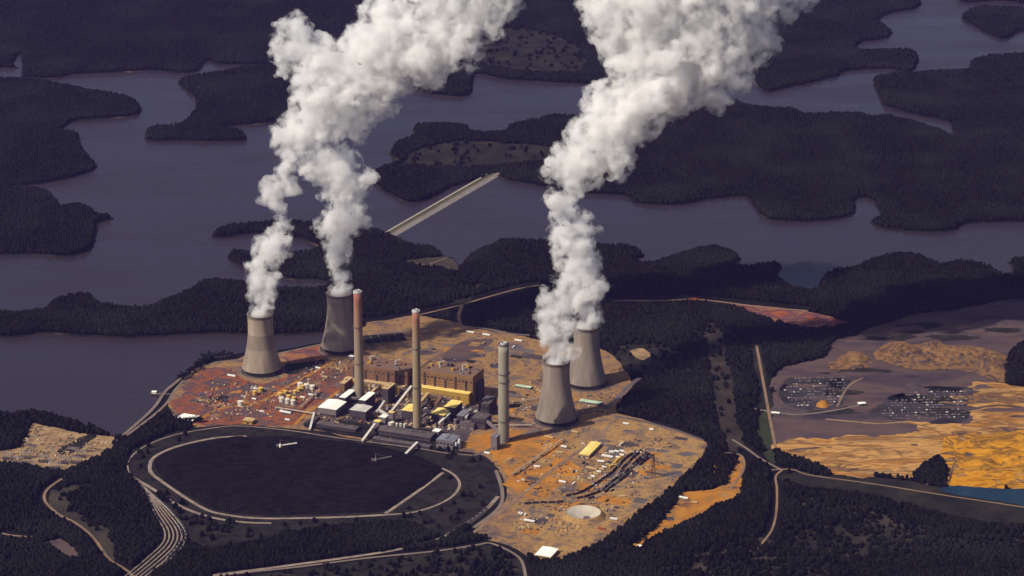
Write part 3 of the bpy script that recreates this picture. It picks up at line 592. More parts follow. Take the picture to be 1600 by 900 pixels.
# ------------------------------------------------------------------ chimneys
def chimney_mat(name, cols, H):
    m, t, p = nodes(name); N, L = t.nodes, t.links; p.inputs['Roughness'].default_value = .85
    tc = N.new('ShaderNodeTexCoord'); sx = N.new('ShaderNodeSeparateXYZ'); L.new(tc.outputs['Object'], sx.inputs[0])
    nz = N.new('ShaderNodeTexNoise'); nz.inputs['Scale'].default_value = .06; nz.inputs['Detail'].default_value = 6; L.new(tc.outputs['Object'], nz.inputs['Vector'])
    ma = N.new('ShaderNodeMath'); ma.operation = 'MULTIPLY_ADD'; ma.inputs[1].default_value = 50; L.new(nz.outputs[0], ma.inputs[0]); L.new(sx.outputs[2], ma.inputs[2])
    mr = N.new('ShaderNodeMapRange'); mr.inputs[1].default_value = 25; mr.inputs[2].default_value = H+25; L.new(ma.outputs[0], mr.inputs[0])
    rp = N.new('ShaderNodeValToRGB'); e = rp.color_ramp.elements
    while len(e) < len(cols): e.new(.5)
    for i, (q, c) in enumerate(cols): e[i].position = q; e[i].color = (*lin(c), 1)
    L.new(mr.outputs[0], rp.inputs[0]); L.new(rp.outputs[0], p.inputs['Base Color']); return m
M['steel'] = mat('steel', [(180, 176, 176), (214, 210, 206)], .2, rough=.45)
def make_chimney(base, topy, r0, r1, cols, label, platforms, cap):
    k = mpp(*base); g = G(base[0], base[1], ZG)
    # height from the line of sight through the top
    b = (450-topy)/FPX; H = CAM_H + g.y*(-SP+b*CP)/(CP+b*SP) - ZG
    t = empty('chimney', g); tag(t, label, 'chimney', 'three tall chimneys')
    m = chimney_mat('chimney_concrete', cols, H); r0 *= k; r1 *= k
    P = [(r0+(r1-r0)*(i/12)**.8, H*i/12) for i in range(13)]
    mb = MB(); mb.lathe(P+[(r1-.9, H), (r1-1.0, H-12), (.1, H-12.2)], 40); mb.build('shaft', m, t, smoothf=True)
    mb = MB(); mb.lathe([(r1+.05, H-3.5), (r1+.7, H-3.4), (r1+.7, H+.4), (r1-1.3, H+.5), (r1-1.3, H-1.5)], 40); mb.build('cap', cap, t)
    mb = MB(); mb.lathe([(r1*.62, H-11), (r1*.62, H+3.2), (r1*.55, H+3.2), (r1*.55, H-8), (.1, H-8.2)], 28); mb.build('flue', M['steel'], t)
    for q in platforms:
        rr = r0+(r1-r0)*q**.8; mb = MB(); mb.lathe([(rr+.05, H*q), (rr+2.0, H*q), (rr+2.0, H*q+1.3), (rr+1.8, H*q+1.3), (rr+1.8, H*q+.3), (rr+.05, H*q+.3)], 40); mb.build('platform', M['column'], t)
    return t
make_chimney((562, 626), 455, 7.8, 6.3, [(0, (138, 122, 100)), (.55, (142, 120, 98)), (.82, (150, 106, 86)), (1, (150, 88, 70))], 'tallest chimney, red at its top, in front of the cooling tower', (.35, .68), M['steel'])
make_chimney((652, 667), 485, 7.0, 5.7, [(0, (148, 128, 98)), (.7, (144, 124, 98)), (.93, (154, 108, 80)), (1, (150, 96, 72))], 'middle chimney, tan with a rust red top and silver cap', (.35, .68), M['steel'])
make_chimney((787, 690), 537, 8.6, 8.3, [(0, (128, 122, 108)), (.5, (146, 138, 120)), (1, (150, 142, 122))], 'thick pale chimney with ring platforms left of the right towers', (.22, .62, .7), M['column'])

# ------------------------------------------------------------------ steam
def steam_mat(name, D, sc_, thr, soft=.22):
    m = bpy.data.materials.new(name); m.use_nodes = True; t = m.node_tree; N, L = t.nodes, t.links; N.clear()
    o = N.new('ShaderNodeOutputMaterial'); v = N.new('ShaderNodeVolumePrincipled'); L.new(v.outputs[0], o.inputs['Volume'])
    v.inputs['Color'].default_value = (.998, .995, .989, 1); v.inputs['Anisotropy'].default_value = .0
    if thr is None: v.inputs['Density'].default_value = D; return m
    tc = N.new('ShaderNodeTexCoord'); nz = N.new('ShaderNodeTexNoise'); nz.inputs['Scale'].default_value = sc_; nz.inputs['Detail'].default_value = 4; nz.inputs['Roughness'].default_value = .66
    L.new(tc.outputs['Object'], nz.inputs['Vector'])
    mr = N.new('ShaderNodeMapRange'); mr.inputs[1].default_value = thr; mr.inputs[2].default_value = thr+soft; mr.inputs[3].default_value = 0.0; mr.inputs[4].default_value = D
    L.new(nz.outputs[0], mr.inputs[0]); L.new(mr.outputs[0], v.inputs['Density']); return m
def ico(sub):
    bm = bmesh.new(); bmesh.ops.create_icosphere(bm, subdivisions=sub, radius=1)
    v = np.array([x.co[:] for x in bm.verts]); f = np.array([[q.index for q in x.verts] for x in bm.faces]); bm.free(); return v, f
ICO = ico(2)
TEXN = {}
def cloud_tex(size, depth=2):
    t = bpy.data.textures.new('billow', 'CLOUDS'); t.noise_scale = size; t.noise_depth = depth; return t
def shell(B, grow, voxel, o0, disp, material, name):
    V = []; F = []; n = 0
    for c, ra in B:
        ra *= grow
        if ra < voxel*1.1: continue
        V.append(ICO[0]*ra+np.array(c-o0)); F.append(ICO[1]+n); n += len(ICO[0])
    V = np.concatenate(V); F = np.concatenate(F)
    me = bpy.data.meshes.new('tmp'); me.from_pydata(V.tolist(), [], F.tolist())
    ob = bpy.data.objects.new('tmp', me); COL.objects.link(ob)
    md = ob.modifiers.new('r', 'REMESH'); md.mode = 'VOXEL'; md.voxel_size = voxel
    for sz, st in disp:
        d = ob.modifiers.new('d', 'DISPLACE'); d.texture = cloud_tex(sz); d.strength = st; d.mid_level = .5; d.texture_coords = 'LOCAL'
    dg = bpy.context.evaluated_depsgraph_get(); m2 = bpy.data.meshes.new_from_object(ob.evaluated_get(dg)); bpy.data.objects.remove(ob)
    m2.name = name; m2.materials.clear(); m2.materials.append(material)
    o = bpy.data.objects.new(name, m2); COL.objects.link(o); return o
def make_plume(base_px, puffs, label, seed, voxel=3.0, back=.25):
    """puffs: (x, y, radius) as seen, all standing above the tower's own spot and drifting a little away"""
    r = random.Random(seed); g0 = G(base_px[0], base_px[1], ZG); S = []
    for (x, y, rad) in puffs:
        yy = g0.y + max(0, (puffs[0][1]-y))*back
        a, b = (x-800)/FPX, (450-y)/FPX; d = Vector((a, CP+b*SP, -SP+b*CP)); tt = yy/d.y
        c = Vector((0, 0, CAM_H))+d*tt; k = (c.y*CP-(c.z-CAM_H)*SP)/FPX
        S.append((c, rad*k))
    B = []
    for c, ra in S:
        ra *= .94; B.append((c, ra*.84))
        for i in range(12):
            u = Vector((r.gauss(0, 1), r.gauss(0, .8), r.gauss(0, .9))).normalized(); r1 = ra*r.uniform(.22, .44); c1 = c+u*(ra*.84-r1*.25)
            B.append((c1, r1))
            for j in range(4):
                u2 = (u+Vector((r.gauss(0, .6), r.gauss(0, .6), r.gauss(0, .6)))).normalized(); r2 = r1*r.uniform(.3, .5); B.append((c1+u2*(r1*.95), r2))
    o0 = Vector(S[0][0])
    o = shell(B, 1.20, voxel, o0, ((40, 22), (15, 12), (6, 6)), M['steam_veil'], 'steam_plume'); o.location = o0
    q = shell(B, .70, voxel, o0, ((34, 18), (13, 10), (6, 5)), M['steam'], 'dense_core'); q.parent = o
    return tag(o, label, 'steam', 'steam rising from the cooling towers')
M['steam'] = steam_mat('steam', .055, .030, .30, .30)
M['steam_veil'] = steam_mat('steam_veil', .050, .030, .49, .16)
make_plume((409.5, 580), [(409, 484, 20), (409, 465, 24), (412, 442, 30), (405, 424, 24), (420, 395, 32), (432, 375, 26), (440, 350, 17), (436, 322, 15), (428, 300, 28), (450, 292, 20), (445, 265, 20), (455, 245, 18)], 'shorter steam column rising from the leftmost cooling tower', 1)
make_plume((532, 546), [(532, 452, 19), (531, 430, 20), (527, 405, 22), (528, 380, 28), (515, 352, 28), (545, 350, 30), (540, 318, 32), (560, 285, 30), (530, 285, 38), (510, 255, 42), (540, 250, 30), (470, 210, 45), (500, 180, 55), (440, 215, 20), (520, 140, 65), (570, 105, 70), (500, 95, 50), (620, 85, 75), (460, 45, 32), (455, 80, 34), (445, 108, 18), (690, 60, 62), (660, 110, 40), (735, 30, 55), (700, 0, 60), (600, 20, 45), (770, -10, 50), (790, -60, 70), (700, -70, 70), (735, 105, 14), (555, 190, 36), (590, 160, 35)], 'steam column that swells into a wide cloud at upper left', 2)
make_plume((916, 600), [(916, 505, 22), (918, 488, 26), (908, 462, 34), (886, 474, 24), (882, 445, 24), (918, 435, 32), (902, 415, 36), (900, 388, 38), (905, 360, 30), (875, 365, 24), (880, 335, 28), (872, 310, 24), (893, 290, 26), (858, 265, 14), (900, 262, 46), (925, 235, 52), (960, 255, 34), (950, 205, 55), (985, 170, 65), (1015, 135, 75), (940, 150, 30), (1060, 105, 75), (1120, 150, 32), (1000, 70, 70), (1090, 50, 100), (960, 25, 60), (1170, 60, 50), (1040, 0, 100), (1180, 0, 70), (1255, 0, 24), (1120, -60, 110), (1000, -70, 90)], 'tall steam column that swells towards the upper right edge', 3)
make_plume((869, 657), [(869, 564, 20), (871, 548, 26), (890, 545, 20), (864, 528, 26), (858, 508, 25), (856, 488, 23), (852, 468, 17), (850, 455, 11), (884, 524, 19), (880, 503, 21), (877, 482, 21), (874, 462, 17)], 'short steam column from the nearer right cooling tower', 4)

ORD = 'first second third fourth fifth sixth seventh eighth ninth tenth eleventh twelfth'.split()
def nth(i): return ORD[i] if i < 12 else '%d%s' % (i+1, {1: 'st', 2: 'nd', 3: 'rd'}.get((i+1) % 10, 'th') if i > 19 else 'th')
# ------------------------------------------------------------------ plant buildings
SA = R(-22)
M['brownwall'] = mat('brown_cladding', [(116, 88, 64), (134, 100, 66), (144, 110, 74)], .05, stretch=(1, 1, .25))
M['rustwall'] = mat('rust_cladding', [(108, 80, 66), (124, 90, 68), (134, 100, 74)], .05, stretch=(1, 1, .25))
M['yellowwall'] = mat('yellow_cladding', [(150, 116, 54), (170, 132, 58), (160, 126, 68)], .05, stretch=(1, 1, .3))
M['darkwall'] = mat('dark_cladding', [(62, 54, 60), (80, 70, 74)], .06)
M['greywall'] = mat('grey_cladding', [(104, 94, 96), (124, 112, 110)], .06)
M['whiteroof'] = mat('white_roof', [(236, 232, 220), (246, 242, 232)], .03)
M['dullroof'] = mat('dull_white_roof', [(176, 170, 164), (204, 198, 188)], .05)
M['yellowroof'] = mat('yellow_roof', [(220, 188, 100), (238, 212, 130)], .04)
M['darkroof'] = mat('dark_roof', [(70, 62, 66), (88, 78, 80), (100, 88, 86)], .04, stretch=(1, 2, 1))
M['greyroof'] = mat('grey_roof', [(108, 108, 118), (128, 126, 132)], .04)
M['brownroof'] = mat('brown_roof', [(100, 80, 76), (120, 94, 80), (112, 88, 80)], .03)
M['tanroof'] = mat('tan_roof', [(176, 148, 110), (196, 166, 122)], .04)
M['tankwhite'] = mat('tank_white', [(206, 196, 180), (224, 214, 198)], .1)
M['tankyellow'] = mat('tank_yellow', [(200, 160, 80), (214, 176, 96)], .1)
M['pink_gallery'] = mat('gallery_cladding', [(160, 128, 112), (178, 146, 124)], .1)
M['window'] = mat('window_glass', [(34, 32, 40), (46, 44, 54)], .2, rough=.2, spec=.5)
M['greenroof'] = mat('green_roof', [(150, 176, 140), (190, 200, 178)], .05)

def bx(mb, x0, x1, y0, y1, z0, z1, m=0): return mb.box(((x0+x1)/2, (y0+y1)/2, (z0+z1)/2), (x1-x0, y1-y0, z1-z0), 0, m)
def roof_spot(px, py, h, U, V, rz=None):
    """near-left ground corner of a U x V block whose roof centre (height h) is seen at px, py"""
    c = G(px, py, ZG+h); a = SA if rz is None else rz
    return Vector((c.x-U/2*math.cos(a)+V/2*math.sin(a), c.y-U/2*math.sin(a)-V/2*math.cos(a), ZG-.2))
def block(name, label, cat, spot, U, V, H, wall, roof, rise=0.0, axis=1, rz=None, eave=.8, windows=0, door=True, vents=0, group=None, band=None, legs=0):
    t = empty(name, spot, SA if rz is None else rz); tag(t, label, cat, group)
    z0 = legs
    mb = MB(); bx(mb, 0, U, 0, V, z0, H); mb.build('wall', wall, t)
    if legs:
        for (a, b) in ((1, 1), (U-1, 1), (U-1, V-1), (1, V-1), (U/2, 1), (U/2, V-1)):
            mb = MB(); mb.box((a, b, legs/2), (1.4, 1.4, legs+.1)); mb.build('leg', M['greywall'], t)
        mb = MB(); n = max(1, int(V/14))
        for i in range(n):
            for s in (.28, .72): mb.box((U*s, V*(i+.5)/n, z0-3.0), (U*.34, V/n*.8, 6.0), 0, 0, 1.0)
        mb.build('hoppers', M['darkwall'], t)
    mb = MB()
    if rise: mb.gable((U/2, V/2, H+.1), (U+2*eave, V+2*eave), rise, 0, 0, axis)
    else: bx(mb, -eave, U+eave, -eave, V+eave, H+.05, H+.9)
    r = mb.build('roof', roof, t)
    for i in range(vents):
        mb = MB(); q = (i+.5)/vents; c = (U/2, V*q) if axis == 1 else (U*q, V/2)
        mb.box((c[0], c[1], H+rise+1.0), (min(3.5, U*.2), min(3.5, V*.2), 3.0)); mb.build('vent', M['greywall'], r)
    if band:
        mb = MB(); bx(mb, -.25, U+.25, -.25, V+.25, H*band[0], H*band[1]); mb.build('cladding_band', band[2], t)
    for i in range(windows):
        q = (i+.5)/windows; mb = MB(); bx(mb, U*q-U/windows*.33, U*q+U/windows*.33, -.3, .1, H*.55, H*.75); mb.build('window', M['window'], t)
    if door:
        mb = MB(); bx(mb, U*.42, U*.42+min(6, U*.25), -.35, .1, z0, z0+min(6, H*.5)); mb.build('door', M['darkwall'], t)
    return t

# the two boiler and turbine houses
def boiler_house(corner, U, V, H, low, label, wall, n):
    g = G(corner[0], corner[1], ZG); t = empty('boiler_house', g, SA); tag(t, label, 'power house')
    mb = MB(); bx(mb, 0, U, 0, V, 0, H); w_ = mb.build('wall', wall, t)
    mb = MB(); bx(mb, .8, U-.8, .8, V-.8, H, H+.4); rf = mb.build('roof', M['brownroof'], t)
    mb = MB()
    for a in ((0, U, 0, .7), (0, U, V-.7, V), (0, .7, .75, V-.75), (U-.7, U, .75, V-.75)): bx(mb, *a, H+.01, H+2.0)
    mb.build('parapet', wall, t)
    mb = MB(); bx(mb, -2, U-4, -16, -.05, 0, low); lo = mb.build('annex', M['yellowwall'], t)
    mb = MB(); bx(mb, -2.6, U-3.4, -16.6, -.1, low+.02, low+.8); mb.build('annex_roof', M['yellowroof'] if n else M['tanroof'], lo)
    for i in range(5):
        x = U*(i+.55)/5.3; mb = MB(); bx(mb, x, x+3.6, -1.6, -.05, low+1, H-3-(i % 3)*6); mb.build('duct', M['darkwall'], t)
    for i in range(14):
        x = U*(i+.5)/14; mb = MB(); bx(mb, x-2.6, x+2.6, -.35, .1, H*.80, H*.84); mb.build('window', M['window'], t)
    r = random.Random(int(U))
    for i in range(16):
        x, y = r.uniform(.04, .93)*U, r.uniform(.1, .85)*V; a, b, c = r.uniform(4, 14), r.uniform(4, 10), r.uniform(2, 7)
        mb = MB(); bx(mb, x, x+a, y, y+b, H+.35, H+.4+c); mb.build('roof_unit', M[r.choice(['rustwall', 'greywall', 'brownroof', 'darkwall', 'yellowwall'])], rf)
    for x in (U*.30, U*.72):
        mb = MB(); mb.bar((x, V*.5, H+.3), (x-1, V*.5, H+15), 2.2); mb.bar((x-1, V*.5, H+15), (x+10, V*.6, H+17), 1.6); mb.build('roof_pipe', M['dullroof'], rf)
    mb = MB(); bx(mb, U+.05, U+7, V*.25, V*.8, 0, H*.7); mb.build('stair_tower', M['darkwall'], t)
    for k in range(1, 5):
        mb = MB(); bx(mb, .1, U-.1, -.22, .05, low+(H-low)*k/5, low+(H-low)*k/5+.7); mb.build('girt', M['darkwall'], t)
    return t
boiler_house((543, 601), 158, 62, 52, 20, 'left power house, long rust brown block behind the tallest chimney', M['rustwall'], 0)
boiler_house((654, 619), 140, 66, 66, 30, 'right power house, brown block over a wide yellow front', M['brownwall'], 1)

PG = 'precipitator houses with pale roofs'
for (px, py, h, U, V, rise, ro, lab) in (
    (542.5, 615, 27, 15, 54, 1.0, 'whiteroof', 'narrow white roofed precipitator left of the tallest chimney base'),
    (573.5, 619, 31, 16, 54, 1.0, 'whiteroof', 'narrow white roofed precipitator right of the tallest chimney base'),
    (519, 632, 22, 46, 56, 3.0, 'whiteroof', 'broad white roofed block at the left end of the precipitators'),
    (564, 637.5, 25, 40, 38, 2.0, 'dullroof', 'dull white roofed block in front of the tallest chimney'),
    (641, 637, 26, 26, 42, 2.0, 'yellowroof', 'yellow roofed block half hidden by the middle chimney'),
    (708, 631, 30, 27, 46, 1.2, 'yellowroof', 'yellow roofed block in front of the yellow wall'),
    (689, 643, 23, 32, 40, 2.5, 'yellowroof', 'low yellow roofed block right of the middle chimney')):
    block('precipitator_house', lab, 'building', roof_spot(px, py, h, U, V), U, V, h, M['darkwall'] if h != 22 else M['greywall'], M[ro], rise, 1, legs=8, vents=0, group=PG, windows=0, door=False)
block('duct_house', 'tall dark duct house with a tan roof before the left power house', 'building', roof_spot(607, 603, 40, 16, 40), 16, 40, 40, M['darkwall'], M['tanroof'], 0, vents=2)
block('duct_house', 'brown duct block left of the tallest chimney', 'building', roof_spot(541, 594, 24, 12, 46), 12, 46, 24, M['rustwall'], M['tanroof'], 1.0, vents=1)
block('transfer_house', 'topmost of three bright transfer houses on the conveyor', 'building', roof_spot(611.5, 643.5, 26, 12, 9), 12, 9, 26, M['greywall'], M['yellowroof'], .8, group='conveyor transfer houses')
block('transfer_house', 'middle of three bright transfer houses on the conveyor', 'building', roof_spot(600, 650, 24, 14, 17), 14, 17, 24, M['greywall'], M['whiteroof'], .8, group='conveyor transfer houses')
block('transfer_house', 'lowest of three bright transfer houses on the conveyor', 'building', roof_spot(590, 657.5, 20, 13, 13), 13, 13, 20, M['greywall'], M['yellowroof'], .8, group='conveyor transfer houses')
block('crusher_house', 'long dark roofed shed in front of the middle chimney', 'building', roof_spot(630, 673, 10, 150, 34), 150, 34, 10, M['darkwall'], M['darkroof'], 3, 0, windows=12, vents=7)
block('coal_shed', 'low dark shed along the edge of the coal yard', 'building', roof_spot(628, 690, 6, 140, 16), 140, 16, 6, M['darkwall'], M['darkroof'], 1.5, 0, windows=10, vents=5)
block('workshop', 'low dark workshop between the conveyor and the dull white roof', 'building', roof_spot(528, 664, 7, 100, 22), 100, 22, 7, M['darkwall'], M['darkroof'], 1.5, 0, windows=9, vents=4)
block('pump_building', 'small building with a bright roof right of the dark shed', 'building', roof_spot(682.5, 672, 13, 15, 17), 15, 17, 13, M['greywall'], M['whiteroof'], .6)
gb = block('limestone_house', 'grey roofed hall at the right end of the coal yard', 'building', roof_spot(700, 684, 20, 42, 38), 42, 38, 20, M['greywall'], M['greyroof'], 3, 1, windows=5, vents=3)
for i, (a, b) in enumerate(((46, 6), (50, 14), (47, 23))):
    mb = MB(); mb.lathe([(.1, 0), (3.4, 0), (3.4, 15+i), (2.2, 18+i), (.1, 18.4+i)], 16, (a, b, 0)); mb.build('silo', M['steel'], gb, smoothf=False)
block('absorber_house', 'grey box shaped duct house against the pale chimney foot', 'building', roof_spot(774, 680, 32, 15, 20), 15, 20, 32, M['greywall'], M['greyroof'], 0, vents=2)
block('absorber_house', 'dark scrubber block left of the pale chimney', 'building', roof_spot(752, 650, 26, 34, 36), 34, 36, 26, M['darkwall'], M['darkroof'], 0, vents=4, windows=4)
block('absorber_house', 'dark block at the right end of the right power house', 'building', roof_spot(762, 625, 30, 26, 50), 26, 50, 30, M['darkwall'], M['darkroof'], 0, vents=3, windows=3)
block('absorber_house', 'low grey block before the dark scrubber', 'building', roof_spot(733, 660, 14, 30, 20), 30, 20, 14, M['greywall'], M['darkroof'], 0, vents=4, windows=4)
block('fan_house', 'dark fan house beneath the yellow roofed blocks', 'building', roof_spot(724, 645, 22, 16, 40), 16, 40, 22, M['darkwall'], M['greyroof'], 0, vents=3)
block('warehouse', 'long yellow roofed warehouse lying in the right yard', 'building', roof_spot(922, 700.5, 8, 23, 80), 23, 80, 8, M['tanroof'], M['yellowroof'], 1.6, 1, windows=3, vents=0)
block('warehouse', 'white roofed shed at the bottom tip of the yard', 'building', roof_spot(854, 862, 8, 34, 44), 34, 44, 8, M['yellowwall'], M['whiteroof'], 1.5, 1, windows=4)
block('warehouse', 'white roofed shed behind dark trees at the left yard edge', 'building', roof_spot(294, 651.5, 8, 40, 34), 40, 34, 8, M['greywall'], M['whiteroof'], 1.8, 0, windows=5)
block('storehouse', 'small yellow block at the front edge of the left yard', 'building', roof_spot(389, 655, 9, 24, 18), 24, 18, 9, M['yellowwall'], M['tanroof'], .8, windows=4)
block('storehouse', 'low green and white roofed shed between the right towers', 'building', roof_spot(923, 627, 5, 52, 16), 52, 16, 5, M['greywall'], M['greenroof'], .8, 0, windows=6)
block('storehouse', 'low pale green shed left of the nearer right tower', 'building', roof_spot(818, 603, 5, 40, 12), 40, 12, 5, M['greywall'], M['greenroof'], .8, 0, windows=6)
block('storehouse', 'bright roofed shed at the tip of the orange strip', 'building', roof_spot(1001, 854, 5, 16, 14), 16, 14, 5, M['yellowwall'], M['whiteroof'], .8)
block('storehouse', 'white shed at the road between the ash ponds', 'building', roof_spot(1349, 631, 6, 18, 10), 18, 10, 6, M['greywall'], M['whiteroof'], .8, rz=R(15))
block('storehouse', 'white shed where the ash road meets the green strip', 'building', roof_spot(1212, 645, 4, 18, 7), 18, 7, 4, M['greywall'], M['whiteroof'], .6, rz=R(-10))
block('storehouse', 'pale building beside the upper left power house corner', 'building', roof_spot(549, 556, 12, 12, 10), 12, 10, 12, M['greywall'], M['whiteroof'], .6)

# ------------------------------------------------------------------ flue ducts, steel frames and pipe racks
def flue(name, pts, wd, m, label, cat='duct', group=None):
    P = [G(x, y, ZG+z) for x, y, z in pts]; o = Vector((P[0].x, P[0].y, ZG)); t = empty(name, o); tag(t, label, cat, group)
    for a, b_ in zip(P[:-1], P[1:]):
        mb = MB(); mb.bar(a-o, b_-o, wd, 0, wd*.85); mb.build('duct_run', m, t)
    for p_ in P:
        mb = MB(); mb.box(p_-o, (wd*1.12, wd*1.12, wd*1.0)); mb.build('elbow', m, t)
        if p_.z-ZG > wd: mb = MB(); mb.box(((p_-o).x, (p_-o).y, (p_.z-ZG-wd*.5)/2), (1.4, 1.4, p_.z-ZG-wd*.5)); mb.build('post', M['greywall'], t)
FG = 'flue ducts between power houses and chimneys'
for (pts, wd, m, lab) in (
    ([(556, 603, 26), (549, 612, 24)], 7, 'greywall', 'grey flue duct behind the left narrow precipitator'),
    ([(588, 606, 28), (580, 615, 26)], 7, 'tanroof', 'tan flue duct behind the right narrow precipitator'),
    ([(545, 622, 18), (560, 622, 18)], 6, 'greywall', 'grey duct running into the foot of the tallest chimney'),
    ([(600, 628, 20), (592, 640, 14), (604, 648, 10)], 5, 'dullroof', 'pale bent duct right of the dull white roof'),
    ([(668, 616, 24), (656, 630, 24)], 7, 'tanroof', 'tan flue duct behind the middle chimney'),
    ([(690, 620, 26), (681, 632, 22)], 7, 'rustwall', 'rust flue duct below the yellow wall, left one'),
    ([(716, 622, 26), (712, 630, 24)], 6, 'rustwall', 'rust flue duct below the yellow wall, right one'),
    ([(664, 648, 16), (655, 656, 16)], 6, 'greywall', 'grey duct running into the foot of the middle chimney'),
    ([(748, 646, 20), (772, 668, 22), (780, 676, 22)], 6, 'greywall', 'long grey duct leading to the pale chimney'),
    ([(735, 640, 18), (728, 652, 18)], 5, 'dullroof', 'pale duct beside the fan house')):
    flue('flue_duct', pts, wd, M[m], lab, 'duct', FG)
def steel_frame(px, py, nx, ny, dx, dy, levels, label):
    t = empty('steel_frame', G(px, py, ZG), SA); tag(t, label, 'frame', 'open steel frames'); H = levels*8
    for i in range(nx):
        for j in range(ny): mb = MB(); mb.box((i*dx, j*dy, H/2), (1.0, 1.0, H)); mb.build('column', M['rustwall'], t)
    q = random.Random(nx*7+ny)
    for k in range(1, levels+1):
        mb = MB()
        for j in range(ny): mb.box(((nx-1)*dx/2, j*dy, k*8-.4), ((nx-1)*dx, .7, .8))
        for i in range(nx): mb.box((i*dx, (ny-1)*dy/2, k*8-.4), (.7, (ny-1)*dy, .7))
        mb.build('floor_beams', M['greywall'], t)
        for i in range(nx-1):
            if q.random() < .7: mb = MB(); mb.box((i*dx+dx/2, q.uniform(.3, .7)*(ny-1)*dy, k*8-5), (dx*q.uniform(.4, .8), dy*q.uniform(.4, .9), 5)); mb.build('vessel', M[q.choice(['greywall', 'tanroof', 'dullroof', 'darkwall', 'rustwall', 'brownroof'])], t)
steel_frame(664, 632, 6, 3, 13, 9, 3, 'open steel frame full of plant below the yellow wall')
steel_frame(560, 612, 6, 2, 11, 9, 3, 'open steel frame full of plant before the left power house')
steel_frame(622, 622, 4, 3, 9, 8, 3, 'open steel frame between the two power houses')
steel_frame(592, 634, 3, 3, 9, 9, 2, 'low open steel frame left of the rising conveyor')
def pipe_rack(a, b_, label):
    A, B = G(*a, ZG), G(*b_, ZG); t = empty('pipe_rack', A); tag(t, label, 'pipe rack', 'pipe racks'); d = B-A; n = max(3, int(d.length/18)); s = Vector((-d.y, d.x, 0)).normalized()
    for i in range(n+1):
        p_ = d*(i/n); mb = MB()
        for k in (-1, 1): mb.bar(p_+s*k*2.4, p_+s*k*2.4+Vector((0, 0, 7)), .6)
        mb.bar(p_-s*2.8+Vector((0, 0, 6)), p_+s*2.8+Vector((0, 0, 6)), .6); mb.build('bent', M['greywall'], t)
    for k, m in ((-1.6, 'dullroof'), (-.2, 'rustwall'), (1.4, 'tanroof')): mb = MB(); mb.bar(s*k+Vector((0, 0, 6.8)), d+s*k+Vector((0, 0, 6.8)), 1.0); mb.build('pipe', M[m], t)
pipe_rack((500, 612), (470, 640), 'pipe rack slanting past the tank cluster')
pipe_rack((430, 640), (492, 650), 'pipe rack leading to the broad white roof')
pipe_rack((740, 668), (832, 668), 'pipe rack between pale chimney and nearer right tower')
pipe_rack((770, 640), (842, 625), 'pipe rack behind the pale chimney')
pipe_rack((880, 690), (800, 745), 'pipe rack across the orange dirt')

# ------------------------------------------------------------------ conveyors and stackers
def conveyor(pts, wd, label, m, legs=3, name='conveyor'):
    P = [G(x, y, ZG+z) for x, y, z in pts]; t = empty(name, (P[0].x, P[0].y, ZG)); tag(t, label, 'conveyor'); o = Vector((P[0].x, P[0].y, ZG))
    for a, b in zip(P[:-1], P[1:]):
        mb = MB(); mb.bar(a-o, b-o, wd, 0, wd*.9); mb.build('gallery', m, t)
        mb = MB(); up = Vector((0, 0, wd*.45+.35)); mb.bar(a-o+up, b-o+up, wd+.8, 0, .5); mb.build('gallery_roof', M['dullroof'], t)
        for k in range(legs):
            p = a.lerp(b, (k+.5)/legs)-o
            if p.z > 4:
                mb = MB(); d = (b-a).normalized(); s = Vector((-d.y, d.x, 0))*wd*.5
                for q in (-1, 1): mb.bar(p+s*q-Vector((0, 0, wd*.4)), Vector((p.x, p.y, 0))+s*q*1.6, .8)
                mb.bar(p+s*.9-Vector((0, 0, p.z*.5)), p-s*.9-Vector((0, 0, p.z*.5)), .6); mb.build('trestle', M['greywall'], t)
    return t
conveyor([(566, 690, 3), (586, 663, 20)], 5.0, 'sloping conveyor gallery climbing out of the coal yard', M['pink_gallery'])
conveyor([(612, 643, 26), (643, 604, 52)], 5.0, 'pinkish conveyor gallery rising to the power houses', M['pink_gallery'], 4)
conveyor([(484, 672, 3), (491, 645, 14)], 4.0, 'short conveyor left of the broad white roof', M['pink_gallery'], 2)
conveyor([(628, 716, 3), (652, 692, 12)], 5.0, 'pale conveyor crossing the track into the coal yard', M['pink_gallery'], 3)
conveyor([(686, 662, 10), (703, 646, 20)], 5.0, 'pale gallery beside the low yellow roofed block', M['dullroof'], 2)
conveyor([(642, 640, 14), (660, 616, 26)], 4.0, 'short gallery behind the middle chimney', M['rustwall'], 2)
def stacker(px, py, ex, ey, label, m):
    a, b = G(px, py, ZG+13), G(ex, ey, ZG+17); t = empty('coal_stacker', (a.x, a.y, ZG+11)); tag(t, label, 'stacker', 'coal stackers'); o = Vector((a.x, a.y, ZG+11))
    mb = MB(); mb.bar(a-o, b-o, 2.6, 0, 2.0); mb.build('boom', m, t)
    mb = MB(); mb.lathe([(4, -3), (4, 2), (2, 6), (.1, 6.4)], 12); mb.build('turntable', m, t)
    mb = MB(); mb.bar((0, 0, 2), (0, 0, 16), 1.4); mb.bar((0, 0, 16), (b-o)*.75+Vector((0, 0, 1)), .5); mb.build('mast', M['greywall'], t)
    mb = MB(); d = (a-b).normalized(); mb.box(d*7+Vector((0, 0, 3)), (5, 5, 4)); mb.build('counterweight', M['greywall'], t)
stacker(438, 696, 464, 692, 'pale stacker boom on the coal pile, upper left of middle', M['tankwhite'])
stacker(587, 718, 612, 713, 'greyer stacker boom near the right end of the coal', M['greywall'])

